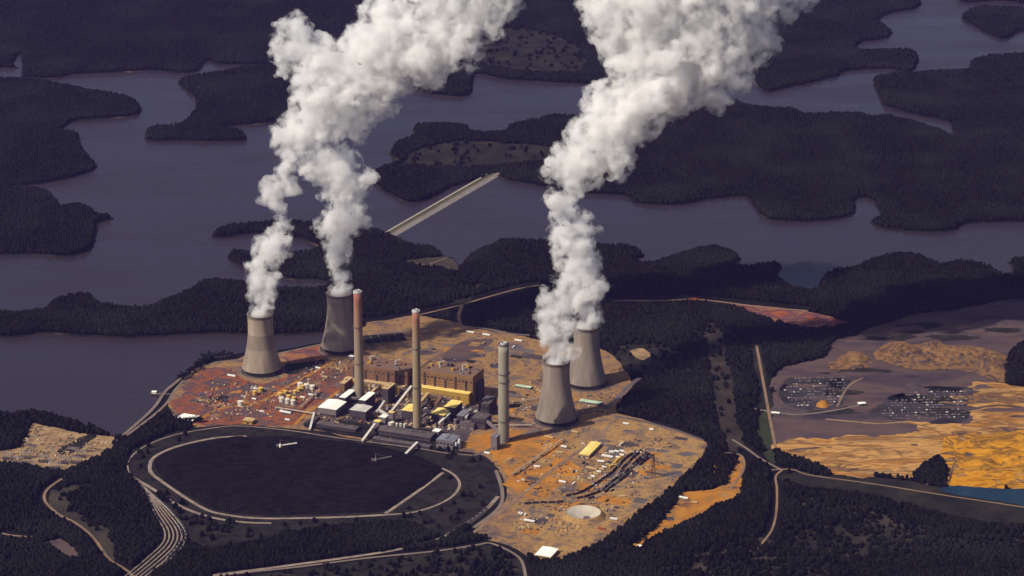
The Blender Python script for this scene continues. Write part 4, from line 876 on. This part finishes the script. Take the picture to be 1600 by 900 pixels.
# ------------------------------------------------------------------ coal pile, spoil heaps, sand mounds
def mound(name, label, cat, pts, prof, amp, fr, material, step=16, jit=4, kind=None, zb=.45, sub=1):
    P = smooth(Gs(pts, ZL), True, step, jit, 5); c = P.mean(0); n = len(P); vs = []; fs = []
    for (q, z) in prof:
        for p in P:
            x, y = c+(p-c)*q; h = z
            if 0 < q < 1: h = max(.0, z*(1+amp*mnoise.fractal(Vector((x*fr, y*fr, 1.7)), .9, 2.1, 5)))
            vs.append((x-c[0], y-c[1], h))
    for i in range(len(prof)-1):
        for k in range(n): fs.append((i*n+k, i*n+(k+1) % n, (i+1)*n+(k+1) % n, (i+1)*n+k))
    fs.append(tuple((len(prof)-1)*n+k for k in range(n)))
    mb = MB().add(vs, fs); o = mb.build(name, material, None, (c[0], c[1], ZL+zb), smoothf=True)
    bm = bmesh.new(); bm.from_mesh(o.data); bmesh.ops.recalc_face_normals(bm, faces=bm.faces); bm.to_mesh(o.data); bm.free()
    return tag(o, label, cat, kind=kind)
prof = [(1, 0), (.97, 3.5), (.94, 7), (.90, 9.5)]+[(.86-.06*i, 10.5+.4*math.sin(i)) for i in range(14)]
mound('coal_pile', 'vast black coal pile filling the oval yard', 'coal pile', COAL, prof, .55, .03, M['coal'], 8)
hp = [(1, 0), (.95, 4), (.90, 7), (.82, 9), (.74, 11), (.64, 12), (.54, 12), (.44, 13), (.34, 13), (.24, 13), (.12, 13)]
def heap_field(name, label, cat, pts, H, fr, material, cell=5.0, edge=30.0, kind=None, zb=.3, seed=0):
    P = smooth(Gs(pts, ZL), True, 8, 10, seed); c = P.mean(0); x0, y0 = P.min(0); x1, y1 = P.max(0)
    nx, ny = int((x1-x0)/cell)+1, int((y1-y0)/cell)+1; idx = {}; vs = []; fs = []
    for j in range(ny):
        for i in range(nx):
            p = np.array((x0+i*cell, y0+j*cell))
            if not inside([tuple(q) for q in P[::2]], *p): continue
            d = np.min(np.hypot(*(P-p).T)); v = Vector((p[0]*fr, p[1]*fr*1.6, seed+.3))
            rg = 1-abs(mnoise.fractal(v, .9, 2.1, 5)); h = H*min(1, d/edge)**.8*max(0, (rg*1.6-.75)+.25*mnoise.noise(v*4))
            idx[i, j] = len(vs); vs.append((p[0]-c[0], p[1]-c[1], h))
    for (i, j) in idx:
        k = [idx.get(t) for t in ((i, j), (i+1, j), (i+1, j+1), (i, j+1))]
        if None not in k: fs.append(tuple(k))
    o = MB().add(vs, fs).build(name, material, None, (c[0], c[1], ZL+zb+.3), smoothf=True); return tag(o, label, cat, kind=kind)
heap_field('spoil_heap', 'rugged orange and brown spoil heap behind the ash ponds', 'spoil heap', [(1360, 556), (1400, 533), (1432, 538), (1463, 531), (1480, 541), (1540, 543), (1583, 561), (1594, 583), (1580, 599), (1540, 592), (1500, 580), (1440, 580), (1400, 574)], 15, .022, M['spoil'], 5, 60, 'structure', .3, 3)
heap_field('spoil_heap', 'low brown heap left of the rugged spoil heap', 'spoil heap', [(1290, 572), (1325, 550), (1352, 553), (1366, 568), (1340, 578), (1312, 580)], 12, .02, M['spoil'], 6, 40, 'structure', .3, 5)
heap_field('sand_ridge', 'rolling ridges in the yellow sand at right', 'sand ridge', [(1490, 696), (1540, 686), (1600, 690), (1640, 700), (1640, 756), (1570, 752), (1510, 745)], 12, .010, M['yellowsand'], 7, 60, 'structure', .5, 7)
heap_field('sand_ridge', 'low pale ridges in the sand flat', 'sand ridge', [(1235, 712), (1320, 692), (1400, 688), (1470, 690), (1468, 735), (1380, 736), (1290, 730)], 7, .010, M['sand'], 7, 60, 'structure', .45, 9)
mound('sand_heap', 'orange heap of sand beside the first ash pond', 'sand heap', [(1276, 636), (1280, 627), (1290, 626), (1297, 633), (1290, 638)], [(1, 0), (.7, 4), (.4, 7), (.1, 9)], .3, .05, M['orangedirt'], 6)
mound('sand_heap', 'orange heap of sand inside the small ring road', 'sand heap', [(1113, 736), (1116, 727), (1123, 727), (1126, 735), (1120, 740)], [(1, 0), (.7, 3), (.4, 5), (.1, 6)], .3, .05, M['orangedirt'], 6)
road('ring_road', [(1119, 719), (1110, 726), (1107, 737), (1112, 746), (1122, 748), (1131, 741), (1133, 728), (1127, 720), (1119, 719)], 6, .6, M['palegravel'])

# lined basin
g = G(912, 806, ZG); t = empty('lined_basin', g, R(10)); tag(t, 'round white lined basin at the bottom of the yard', 'basin')
RB = 36.0
for i in range(16):
    a0, a1 = 2*math.pi*i/16, 2*math.pi*(i+1)/16; mb = MB(); vs = []
    for (r, z) in ((.5, 1.0), (RB*.5, 3.0), (RB, 9.0)):
        for k in range(5):
            a = a0+(a1-a0)*k/4; vs.append((r*math.cos(a), r*math.sin(a), z))
    fs = [(j*5+k, (j+1)*5+k, (j+1)*5+k+1, j*5+k+1) for j in range(2) for k in range(4)]
    mb.add(vs, fs).build('liner_panel', M['white_liner'], t)
mb = MB(); mb.lathe([(RB+.02, 9.0), (RB+1.5, 9.2), (RB+12, 0)], 64); mb.build('bank', M['tandirt'], t)
mb = MB(); bx(mb, -6, 6, -RB*.92, -RB*.7, 4, 11); mb.build('inlet_box', M['greywall'], t)

# settling basins behind the left power house
g = G(572, 538, ZG); t = empty('settling_basins', g, R(14)); tag(t, 'grid of dark settling basins with pale walls behind the chimneys', 'basins')
for i in range(5):
    for j in range(2):
        mb = MB(); bx(mb, i*21+1, i*21+20, j*30+1, j*30+29, .25, .5); mb.build('basin_floor', M['coalgrass'], t)
for i in range(6): mb = MB(); bx(mb, i*21-.8, i*21+.8, -.8, 60.8, 0, 2.2); mb.build('basin_wall', M['gravel'], t)
for j in range(3): mb = MB(); bx(mb, -.7, 105.7, j*30-.7, j*30+.7, 0, 2.0); mb.build('basin_wall', M['gravel'], t)

# ------------------------------------------------------------------ tanks
def tank(px, py, r, h, m, label, group):
    k = mpp(px, py); r *= k; h *= k; g = G(px, py, ZG); t = empty('storage_tank', g); tag(t, label, 'tank', group)
    mb = MB(); mb.lathe([(r, 0), (r, h)], 24); mb.build('shell', m, t, smoothf=True)
    mb = MB(); mb.lathe([(r+.3, h), (r+.3, h+.5), (r*.5, h+1.2), (.1, h+1.5)], 24); mb.build('roof', m, t)
    mb = MB(); mb.bar((-r*.7, -r*.75, 0), (-r*.7, -r*.75, h+1), .5); mb.build('ladder', M['greywall'], t)
TG = 'storage tanks of the left yard'
tank(376, 634, 4.6, 7.5, M['tankwhite'], 'lone white tank on red dirt in the left yard', TG)
tank(398, 617, 3.6, 6.5, M['tankyellow'], 'front yellow tank of the pair in the left yard', TG)
tank(407, 612, 4.2, 6.5, M['tankyellow'], 'rear yellow tank of the pair in the left yard', TG)
for i, (px, py, m) in enumerate(((440, 628, 'tankwhite'), (449, 630, 'tankwhite'), (458, 632, 'tankwhite'))):
    tank(px, py, 3.7, 7, M[m], nth(i)+' pale tank from the left in the front row of the cluster', TG)
for i, (px, py) in enumerate(((438, 618), (446, 615), (451, 622), (459, 625))): tank(px, py, 3.6, 4.5, M['tankyellow'], nth(i)+' yellowish tank from the left in the second row of the cluster', TG)
for i, (px, py) in enumerate(((461, 615), (467, 611), (473, 607))): tank(px, py, 3.4, 5, M['tankyellow'], nth(i)+' yellowish tank from the front in the slanting row of the cluster', TG)
for i, (px, py) in enumerate(((469, 604), (479, 606), (488, 608))): tank(px, py, 4.2, 6, M['tankwhite'], nth(i)+' pale tank from the left in the back row of the cluster', TG)
tank(611, 666, 5.2, 7, M['tankwhite'], 'squat pale tank before the middle chimney', None)
for px, nm in ((620, 'left'), (626, 'middle'), (632, 'right')): tank(px, 668+(px-620)*.12, 1.9, 7, M['tankwhite'], nm+' one of three slim white silos in a row', 'three slim silos')
for i, (px, py) in enumerate(((690, 697), (700, 661), (712, 664), (722, 668))): tank(px, py, 3.0, 9, M['greywall'], nth(i)+' grey tank among the dark blocks by the fan house, counted from left', 'grey process tanks')

# ------------------------------------------------------------------ switchyard at left
M['pole'] = mat('galvanised', [(120, 112, 110), (150, 140, 134)], .3)
def gantry(px, py, L, label):
    g = G(px, py, ZG); t = empty('switchyard_gantry', g, R(-14)); tag(t, label, 'gantry', 'switchyard gantries'); n = 4
    for i in range(n+1):
        x = L*i/n; mb = MB()
        for s in (-1, 1): mb.bar((x, s*2.2, 0), (x, 0, 15), .7)
        mb.build('post', M['pole'], t)
    mb = MB(); mb.bar((0, 0, 14.2), (L, 0, 14.2), 1.0); mb.bar((0, 0, 12.4), (L, 0, 12.4), .8); mb.build('beam', M['pole'], t)
    for i in range(n):
        mb = MB(); x = L*(i+.5)/n; mb.box((x, -7, 2.2), (6, 4, 4.4)); mb.box((x, -7, 5.6), (1.2, 1.2, 2.4)); mb.build('transformer', M['darkwall'], t)
GY = sorted([(6, 716), (22, 722), (40, 728), (62, 720), (80, 730), (92, 722), (112, 722), (34, 714), (120, 712)])
for i, (px, py) in enumerate(GY): gantry(px, py, 24, nth(i)+' steel gantry from the left in the sandy switchyard')

# ------------------------------------------------------------------ water intake
g = G(243, 617, 0); t = empty('intake_platform', g, R(-8)); tag(t, 'white pump platform standing in the water off the left shore', 'platform')
mb = MB(); bx(mb, -12, 12, -6, 6, 3.4, 4.4); mb.build('deck', M['column'], t)
for a in (-10, 0, 10):
    for b in (-5, 5): mb = MB(); mb.bar((a, b, -2), (a, b, 3.5), 1.0); mb.build('pile', M['greywall'], t)
mb = MB(); bx(mb, -8, 3, -4, 4, 4.4, 9); mb.build('pump_house', M['tankwhite'], t)
mb = MB(); mb.gable((-2.5, 0, 9.02), (12, 9), 1.2); mb.build('roof', M['whiteroof'], t)
mb = MB(); bx(mb, 12, 36, -1.8, 1.8, 3.5, 4.2); mb.build('walkway', M['column'], t)

# mast
g = G(1021, 747, ZG); t = empty('lattice_mast', g, .3); tag(t, 'thin lattice mast at the edge of the right yard', 'mast')
for a, b in ((-1, -1), (1, -1), (1, 1), (-1, 1)): mb = MB(); mb.bar((a*4, b*4, 0), (a*.6, b*.6, 58), .6); mb.build('leg', M['darkwall'], t)
mb = MB()
for k in range(10):
    q0, q1 = k/10, (k+1)/10; w0, w1 = 4-3.4*q0, 4-3.4*q1; C0 = [(-w0, -w0), (w0, -w0), (w0, w0), (-w0, w0)]; C1 = [(-w1, -w1), (w1, -w1), (w1, w1), (-w1, w1)]
    for i in range(4): mb.bar((*C0[i], 58*q0), (*C1[(i+1) % 4], 58*q1), .35)
mb.build('bracing', M['darkwall'], t)
for z in (40, 48, 56): mb = MB(); mb.bar((-9, 0, z), (9, 0, z), .7); mb.build('crossarm', M['darkwall'], t)

# ------------------------------------------------------------------ coal trains
M['car_dark'] = mat('hopper_steel', [(58, 48, 60), (76, 64, 74)], .3, rough=.6)
M['car_light'] = mat('hopper_aluminium', [(168, 160, 156), (190, 182, 176)], .3, rough=.45)
def hopper(m, load):
    mb = MB(); L, W, H = 15.2, 3.2, 3.9
    for s in (-1, 1):
        mb.add([(-L/2, s*W/2, 1.2), (L/2, s*W/2, 1.2), (L/2, s*W/2, H), (-L/2, s*W/2, H), (-L/2, s*(W/2-.15), H), (L/2, s*(W/2-.15), H)], [(0, 1, 2, 3), (3, 2, 5, 4)])
        mb.add([(s*L/2, -W/2, 1.9), (s*L/2, W/2, 1.9), (s*L/2, W/2, H), (s*L/2, -W/2, H)], [(0, 1, 2, 3)])
        mb.box((s*L*.33, 0, .7), (3.2, 2.4, 1.0), 0, 1)
        for k in (-1, 1): mb.box((s*L*.33+k*1.0, 0, .5), (.9, 2.6, .9), 0, 1)
        mb.box((s*(L/2+.5), 0, 1.1), (1.2, .5, .4), 0, 1)
    for k in range(6): 
        for s in (-1, 1): mb.box((-L/2+L*(k+.5)/6, s*(W/2+.1), 2.5), (.25, .2, 2.6))
    mb.add([(-L/2+.3, -W/2+.2, 1.3), (L/2-.3, -W/2+.2, 1.3), (L/2-.3, W/2-.2, 1.3), (-L/2+.3, W/2-.2, 1.3)], [(0, 1, 2, 3)])
    z = 3.6 if load else 2.0
    mb.add([(-L/2+.2, -W/2+.16, z), (L/2-.2, -W/2+.16, z), (L/2-.2, W/2-.16, z), (-L/2+.2, W/2-.16, z), (-L/3, 0, z+.7), (L/3, 0, z+.7)], [(0, 1, 5, 4), (2, 3, 4, 5), (0, 4, 3), (1, 2, 5)], 2)
    return mb
protos = {}
def place_train(P, s0, s1, kind, label, group, gap=17.2, skip=0.0, seed=1, mix=0.0):
    base_kind = kind; num = 0
    r = random.Random(seed); D = np.r_[0, np.cumsum(np.linalg.norm(np.diff(P, axis=0), axis=1))]; s = D[-1]*s0+8
    while s < D[-1]*s1-8:
        if r.random() >= skip:
            kind = 'light' if r.random() < mix else base_kind
            x, y = np.interp(s, D, P[:, 0]), np.interp(s, D, P[:, 1]); x2, y2 = np.interp(s+3, D, P[:, 0]), np.interp(s+3, D, P[:, 1])
            if kind not in protos:
                protos[kind] = hopper(M['car_light'] if kind == 'light' else M['car_dark'], True).build('hopper_car', [M['car_light'] if kind == 'light' else M['car_dark'], M['darkwall'], M['coal']]); o = protos[kind]
            else: o = protos[kind].copy(); COL.objects.link(o)
            o.location = (x, y, ZL+1.0); o.rotation_euler.z = math.atan2(y2-y, x2-x)
            tag(o, label % nth(num) if '%s' in label else label, 'coal car', group); num += 1
        s += gap
for i, (P, a, b, sk, nm) in enumerate(((rowA, 0, 1, .12, 'rear long rail row'), (rowB, 0, 1, .06, 'middle long rail row'), (rowC, .1, 1, .10, 'front long rail row'), (rowD, .45, 1, 0, 'short upper rail row'), (rowE, .4, 1, .1, 'short inner rail row'))):
    place_train(P, a, b, 'dark', '%s coal car from the left in the '+nm, 'coal cars in the right yard', skip=sk, seed=i, mix=.22)
place_train(rowF, .05, .9, 'dark', '%s coal car from the left in the short row above the lined basin', 'coal cars left of the basin')
place_train(fan[5], .10, .86, 'light', '%s silver coal car from the top on the outer track of the curve', 'train on the curved tracks', skip=.04)
place_train(fan[4], .45, .8, 'light', '%s silver coal car from the top on the second track of the curve', 'train on the curved tracks', skip=.1)
place_train(main_line, .70, .92, 'light', '%s silver coal car from the left at the coal yard corner', 'train at the coal yard corner')
place_train(loop_outer, .02, .05, 'light', 'single silver coal car at the left end of the loop', None)

# ------------------------------------------------------------------ vehicles, trailers, stored things
PAINT = {k: mat('paint_'+k, [c, tuple(min(255, x+10) for x in c)], .3, rough=.4, spec=.5) for k, c in {'white': (232, 228, 220), 'tan': (190, 160, 110), 'red': (150, 60, 44), 'blue': (70, 84, 120), 'dark': (60, 54, 58), 'yellow': (214, 170, 70)}.items()}
def trailer(L, col):
    mb = MB(); W = 3.2 if L < 20 else 4.2; mb.box((0, 0, 2.6), (L, W, 3.0)); mb.gable((0, 0, 4.12), (L+.3, W+.3), .35, 0, 0)
    mb.box((0, 0, .95), (L*.9, W*.7, .3), 0, 1)
    for x in (-L*.32, L*.30):
        for s in (-1, 1): mb.box((x, s*W*.4, .5), (1.0, .4, 1.0), 0, 1)
    for k in range(max(2, int(L/4))): mb.box((-L/2+L*(k+.5)/max(2, int(L/4)), -W/2-.03, 2.9), (1.2, .1, .9), 0, 1)
    return mb, [PAINT[col], PAINT['dark']]
def pickup(col):
    mb = MB(); mb.box((0, 0, .85), (5.4, 2.0, .8)); mb.box((.4, 0, 1.55), (2.0, 1.85, .75), 0, 1, .86)
    mb.box((-1.7, 0, 1.3), (1.8, 1.7, .12), 0, 1)
    for x in (-1.7, 1.7):
        for s in (-1, 1): mb.box((x, s*.95, .4), (.8, .25, .8), 0, 1)
    return mb, [PAINT[col], PAINT['dark']]
def lorry(col):
    mb = MB(); mb.box((-1.5, 0, 2.3), (9, 2.6, 2.8)); mb.box((4.6, 0, 1.8), (2.4, 2.5, 2.4), 0, 0, .9); mb.box((5.6, 0, 2.3), (.5, 2.2, .9), 0, 1); mb.box((0, 0, .8), (12, 1.6, .4), 0, 1)
    for x in (-4.5, -3.2, 4.4):
        for s in (-1, 1): mb.box((x, s*1.1, .5), (1.0, .4, 1.0), 0, 1)
    return mb, [PAINT[col], PAINT['dark']]
vp = {}
def vehicle(kind, col, px, py, rz, label, cat, group, L=14):
    key = (kind, col, L)
    if key not in vp:
        mb, ms = trailer(L, col) if kind == 'site_trailer' else pickup(col) if kind == 'pickup_truck' else lorry(col)
        vp[key] = mb.build(kind, ms); o = vp[key]
    else: o = vp[key].copy(); COL.objects.link(o)
    o.location = G(px, py, ZG+.75-.35); o.rotation_euler.z = rz; tag(o, label, cat, group); return o
BIG = [
 (362, 588, 22, 'white', 'white trailer left of the leftmost cooling tower'), (446, 645, 30, 'white', 'long white trailer in the front of the left yard'),
 (449, 657, 12, 'white', 'small white trailer at the edge of the coal yard, left'), (497, 576, 14, 'white', 'white trailer behind the tank cluster'),
 (735, 520, 20, 'white', 'first white trailer on the back yard road'), (760, 524, 20, 'white', 'second white trailer on the back yard road'), (810, 533, 20, 'white', 'third white trailer on the back yard road'),
 (827, 815, 24, 'white', 'white trailer left of the lined basin'), (761, 709, 14, 'white', 'white trailer at the corner of the coal yard loop'),
 (949, 714, 26, 'white', 'bright white trailer right of the yellow warehouse'), (924, 733, 26, 'tan', 'tan trailer in the middle of the right yard'),
 (858, 684, 22, 'tan', 'tan trailer in front of the nearer right tower'), (1018, 672, 10, 'white', 'white trailer by the wood at the right yard'),
 (978, 663, 14, 'white', 'white trailer right of the round apron'), (940, 827, 16, 'red', 'reddish trailer below the lined basin'),
 (1068, 779, 20, 'white', 'white trailer in the orange strip'), (1085, 786, 14, 'tan', 'tan trailer in the orange strip'), (959, 812, 16, 'white', 'white trailer between basin and dark wood'),
 (939, 722, 16, 'white', 'white trailer below the bright white one'), (879, 754, 16, 'white', 'white trailer left of the rail rows'), (839, 730, 14, 'white', 'white trailer on the orange dirt'),
 (881, 699, 14, 'white', 'white trailer left of the yellow warehouse'), (874, 708, 18, 'tan', 'tan trailer left of the yellow warehouse'), (898, 676, 16, 'tan', 'tan trailer above the yellow warehouse'),
 (473, 622, 12, 'white', 'white trailer right of the tank cluster, nearer'), (486, 618, 14, 'white', 'white trailer right of the tank cluster, farther'), (507, 590, 16, 'tan', 'tan trailer between tanks and power house')]
for (px, py, L, col, lab) in BIG: vehicle('site_trailer', col, px, py, SA+random.uniform(-.1, .1)+(R(62) if 930 < px < 1000 and False else 0), lab, 'trailer', 'site trailers', L)
r = random.Random(11)
def rows(x0, y0, dx, dy, n, kinds, label, cat, group, rz=None):
    for i in range(n):
        lb = label.replace('@', nth(i))
        k = r.choice(kinds); vehicle(k[0], k[1], x0+dx*i+r.uniform(-.6, .6), y0+dy*i+r.uniform(-.4, .4), (SA+R(90) if rz is None else rz)+r.uniform(-.1, .1), lb, cat, group, k[2] if len(k) > 2 else 14)
rows(955, 707, 8.5, -.6, 3, [('site_trailer', 'tan', 11), ('site_trailer', 'white', 11)], '@ parked trailer from the left in the row above the rail cars', 'trailer', 'trailers above the rail rows', SA)
rows(972, 712, 7, -2.6, 3, [('site_trailer', 'tan', 10), ('site_trailer', 'white', 10)], '@ small trailer from the left near the upper rail ends', 'trailer', 'trailers near the rail ends', SA)
rows(922, 749, 4.5, -3.6, 8, [('site_trailer', 'tan', 10), ('site_trailer', 'white', 10), ('site_trailer', 'dark', 10)], '@ trailer from the left in the slanting row beside the coal cars', 'trailer', 'trailers beside the coal cars', SA)
rows(955, 729, 3.9, -3.4, 5, [('site_trailer', 'yellow', 12)], '@ yellow container from the left in the line along the coal cars', 'container', 'yellow containers', SA+R(68))
rows(811, 803, 4.6, 1.0, 3, [('site_trailer', 'white', 7)], '@ white container from the left in the cluster by the lined basin', 'container', 'container cluster')
YARD = {'in the left yard': [(300, 640), (330, 590), (375, 600), (430, 600), (520, 585), (500, 620), (420, 650), (330, 655)], 'in the back yard': [(660, 545), (720, 525), (830, 540), (840, 570), (760, 580)], 'in the right yard': [(790, 720), (860, 690), (900, 690), (1060, 685), (1000, 770), (900, 840), (800, 830), (830, 770)]}
KN = {'in the left yard': 44, 'in the back yard': 10, 'in the right yard': 56}
MARK = {'lone white tank': (376, 634), 'pair of yellow tanks': (402, 615), 'tank cluster': (455, 620), 'white roofed shed at left': (294, 652), 'leftmost cooling tower': (409, 580), 'broad white roof': (519, 632), 'yellow warehouse': (922, 701), 'lined basin': (912, 806), 'rail car rows': (960, 745), 'lattice mast': (1021, 747), 'white roofed shed at the tip': (854, 862), 'pale chimney': (787, 690), 'nearer right tower': (869, 657), 'first back road trailer': (735, 520), 'third back road trailer': (810, 533), 'coal yard corner': (785, 772), 'round loop road bend': (838, 730)}
del MARK['round loop road bend']
PLACED = {}
for nm, poly in YARD.items():
    xs = [p[0] for p in poly]; ys = [p[1] for p in poly]; n = 0
    while n < KN[nm]:
        x, y = r.uniform(min(xs), max(xs)), r.uniform(min(ys), max(ys))
        if not inside(poly, x, y) or math.hypot((x-912)/34, (y-806)/14) < 1: continue
        col = r.choice(['white', 'white', 'white', 'tan', 'red', 'blue', 'dark', 'dark'])
        kd = r.choice(['pickup_truck', 'pickup_truck', 'delivery_lorry'])
        o = vehicle(kd, col, x, y, SA+R(90)*r.randint(0, 3)+r.uniform(-.2, .2), 'parked vehicle', 'truck', 'vehicles parked '+nm); n += 1
        mk = min(MARK, key=lambda k: math.hypot(MARK[k][0]-x, (MARK[k][1]-y)*2)); dx, dy = x-MARK[mk][0], (y-MARK[mk][1])*2
        sd = ('right of' if dx > 0 else 'left of') if abs(dx) > abs(dy) else ('in front of' if dy > 0 else 'behind')
        PLACED.setdefault((col, 'pickup' if kd[0] == 'p' else 'lorry', sd, mk), []).append((math.hypot(dx, dy), o))
for (col, kd, sd, mk), L in PLACED.items():
    L.sort(key=lambda t: t[0])
    for i, (_, o) in enumerate(L): o['label'] = ('%s %s %s the %s' % (col, kd, sd, mk)) if len(L) == 1 else ('%s nearest %s %s %s the %s' % (nth(i), col, kd, sd, mk))

# small stored materials: too many and too small to count
def stored(name, label, poly, n, seed, smin=1.5, smax=6.5):
    q = random.Random(seed); mb = MB(); xs = [p[0] for p in poly]; ys = [p[1] for p in poly]; k = 0
    while k < n:
        x, y = q.uniform(min(xs), max(xs)), q.uniform(min(ys), max(ys))
        if not inside(poly, x, y) or math.hypot((x-912)/36, (y-806)/15) < 1: continue
        g = G(x, y, ZG); m = q.choices(range(6), (2, 4, 4, 4, 2, 4))[0]
        for j in range(q.randint(1, 4)):
            a, b, c = q.uniform(smin, smax), q.uniform(smin, smax*.6), q.uniform(.8, 3.2)
            mb.box((g.x+q.uniform(-9, 9), g.y+q.uniform(-12, 12), ZG+c/2), (a, b, c), SA+q.choice((0, R(90)))+q.uniform(-.1, .1), m)
        k += 1
    tag(mb.build(name, [M['darkwall'], M['rustwall'], M['greywall'], M['tanroof'], M['dullroof'], M['brownroof']]), label, 'stored materials', kind='stuff')
stored('stored_materials', 'small scattered equipment and stacks across the left yard', YARD['in the left yard'], 190, 5)
stored('stored_materials', 'small scattered equipment and stacks across the right yard', YARD['in the right yard'], 260, 6)
stored('stored_materials', 'pipe work and plant between the chimneys and power houses', [(490, 640), (540, 600), (640, 608), (740, 630), (760, 660), (700, 672), (600, 662), (500, 665)], 380, 8, 2, 12)
stored('stored_materials', 'small equipment around the right cooling towers', [(770, 610), (840, 590), (960, 600), (960, 640), (930, 660), (800, 672), (760, 650)], 120, 9)
stored('stored_materials', 'small plant left of the left power house', [(440, 585), (520, 560), (545, 575), (530, 600), (470, 610)], 90, 10)

stored('stored_materials', 'small equipment and poles across the sandy switchyard', [(10, 706), (60, 672), (125, 684), (170, 690), (110, 730), (10, 724)], 110, 12, 1.5, 5)
def ash_rows(poly, y0, y1, dy, dx, slope, label, seed):
    q = random.Random(seed); mb = MB(); y = y0; xs = [a for a, _ in poly]
    while y < y1:
        x = min(xs)
        while x < max(xs):
            yy = y+(x-xs[0])*slope+q.uniform(-.3, .3)
            if inside(poly, x, yy) and q.random() < .72:
                g = G(x, yy, ZG+.5); a = q.uniform(3, 7); mb.box((g.x, g.y, g.z+.6), (a, q.uniform(2.5, 5), 1.6), q.uniform(-.3, .3), q.choices((0, 1, 2), (4, 5, 1))[0], .5)
            x += dx*q.uniform(.7, 1.4)
        y += dy
    tag(mb.build('ash_heaps', [M['darkwall'], M['greywall'], M['dullroof']]), label, 'ash heaps', kind='stuff')
ash_rows([(1222, 612), (1240, 590), (1328, 586), (1310, 632), (1240, 637)], 588, 636, 4.2, 4.5, -.03, 'rows of small grey heaps on the left ash pond', 1)
ash_rows([(1372, 646), (1405, 620), (1450, 607), (1512, 610), (1506, 655), (1400, 655)], 606, 658, 4.0, 4.5, -.02, 'rows of small grey heaps on the right ash pond', 2)

# ------------------------------------------------------------------ single trees by the sheds
def make_tree(seed):
    q = random.Random(seed); t = empty('broadleaf_tree', (0, 0, 0)); h = q.uniform(11, 16)
    mb = MB(); mb.lathe([(.55, 0), (.4, h*.35), (.2, h*.7)], 8)
    for i in range(4):
        a = q.uniform(0, 6.28); mb.bar((0, 0, h*.35+i*.8), (math.cos(a)*h*.22, math.sin(a)*h*.22, h*.6+i*.6), .25)
    mb.build('trunk', M['bark'], t)
    mb = MB(); C = [(Vector((q.gauss(0, .18)*h, q.gauss(0, .18)*h, h*q.uniform(.42, .88))), h*q.uniform(.13, .22)) for _ in range(9)]
    for _ in range(420):
        c, rr = q.choice(C); u = Vector((q.gauss(0, 1), q.gauss(0, 1), q.gauss(0, 1))).normalized(); p = c+u*rr*q.uniform(.7, 1.05)
        a = Vector((q.gauss(0, 1), q.gauss(0, 1), q.gauss(0, 1))).normalized(); b = (u+a*.6).cross(a).normalized(); s = q.uniform(.5, .95)
        mb.add([p-a*s, p+b*s*.7, p+a*s, p-b*s*.7], [(0, 1, 2, 3)])
    mb.build('crown', M['leaf'], t); return t
tp = [make_tree(i) for i in range(4)]; tn = 0
def put_tree(px, py, label, group, s=1.0):
    global tn
    o = tp[tn] if tn < len(tp) else copy_tree(tp[tn % len(tp)]); tn += 1
    o.location = G(px, py, ZL+.1); o.rotation_euler.z = r.uniform(0, 6.28); k = s*r.uniform(.85, 1.2); o.scale = (k, k, k); tag(o, label, 'tree', group)
for i in range(16): put_tree(274+i*2.6+r.uniform(-1, 1), 661+abs(i-7)*-.15+r.uniform(-1, 1.2), nth(i)+' dark tree from the left before the white roofed shed', 'trees before the white shed')
for i in range(18): put_tree(282+i*2.4, 596-i*1.65+r.uniform(-1.5, 1.5), nth(i)+' tree from the left on the bank between shore and yard road', 'trees on the left bank')
for i in range(10): put_tree(318+i*5, 561-i*.4+r.uniform(-.8, .8), nth(i)+' tree from the left along the water by the leftmost tower', 'trees along the left water')
# ------------------------------------------------------------------ haze
def haze():
    m = bpy.data.materials.new('haze_air'); m.use_nodes = True; t = m.node_tree; t.nodes.clear()
    o = t.nodes.new('ShaderNodeOutputMaterial'); v = t.nodes.new('ShaderNodeVolumePrincipled'); t.links.new(v.outputs[0], o.inputs['Volume'])
    v.inputs['Color'].default_value = (.36, .29, .96, 1); v.inputs['Density'].default_value = HAZE_D; v.inputs['Anisotropy'].default_value = .1
    mb = MB().box((0, 9500, 1145), (30000, 27000, 2310)); ob = mb.build('haze', m); tag(ob, 'thin violet haze in the air over lake and woods', 'haze', kind='stuff')
HAZE_D = 9.5e-6
haze()
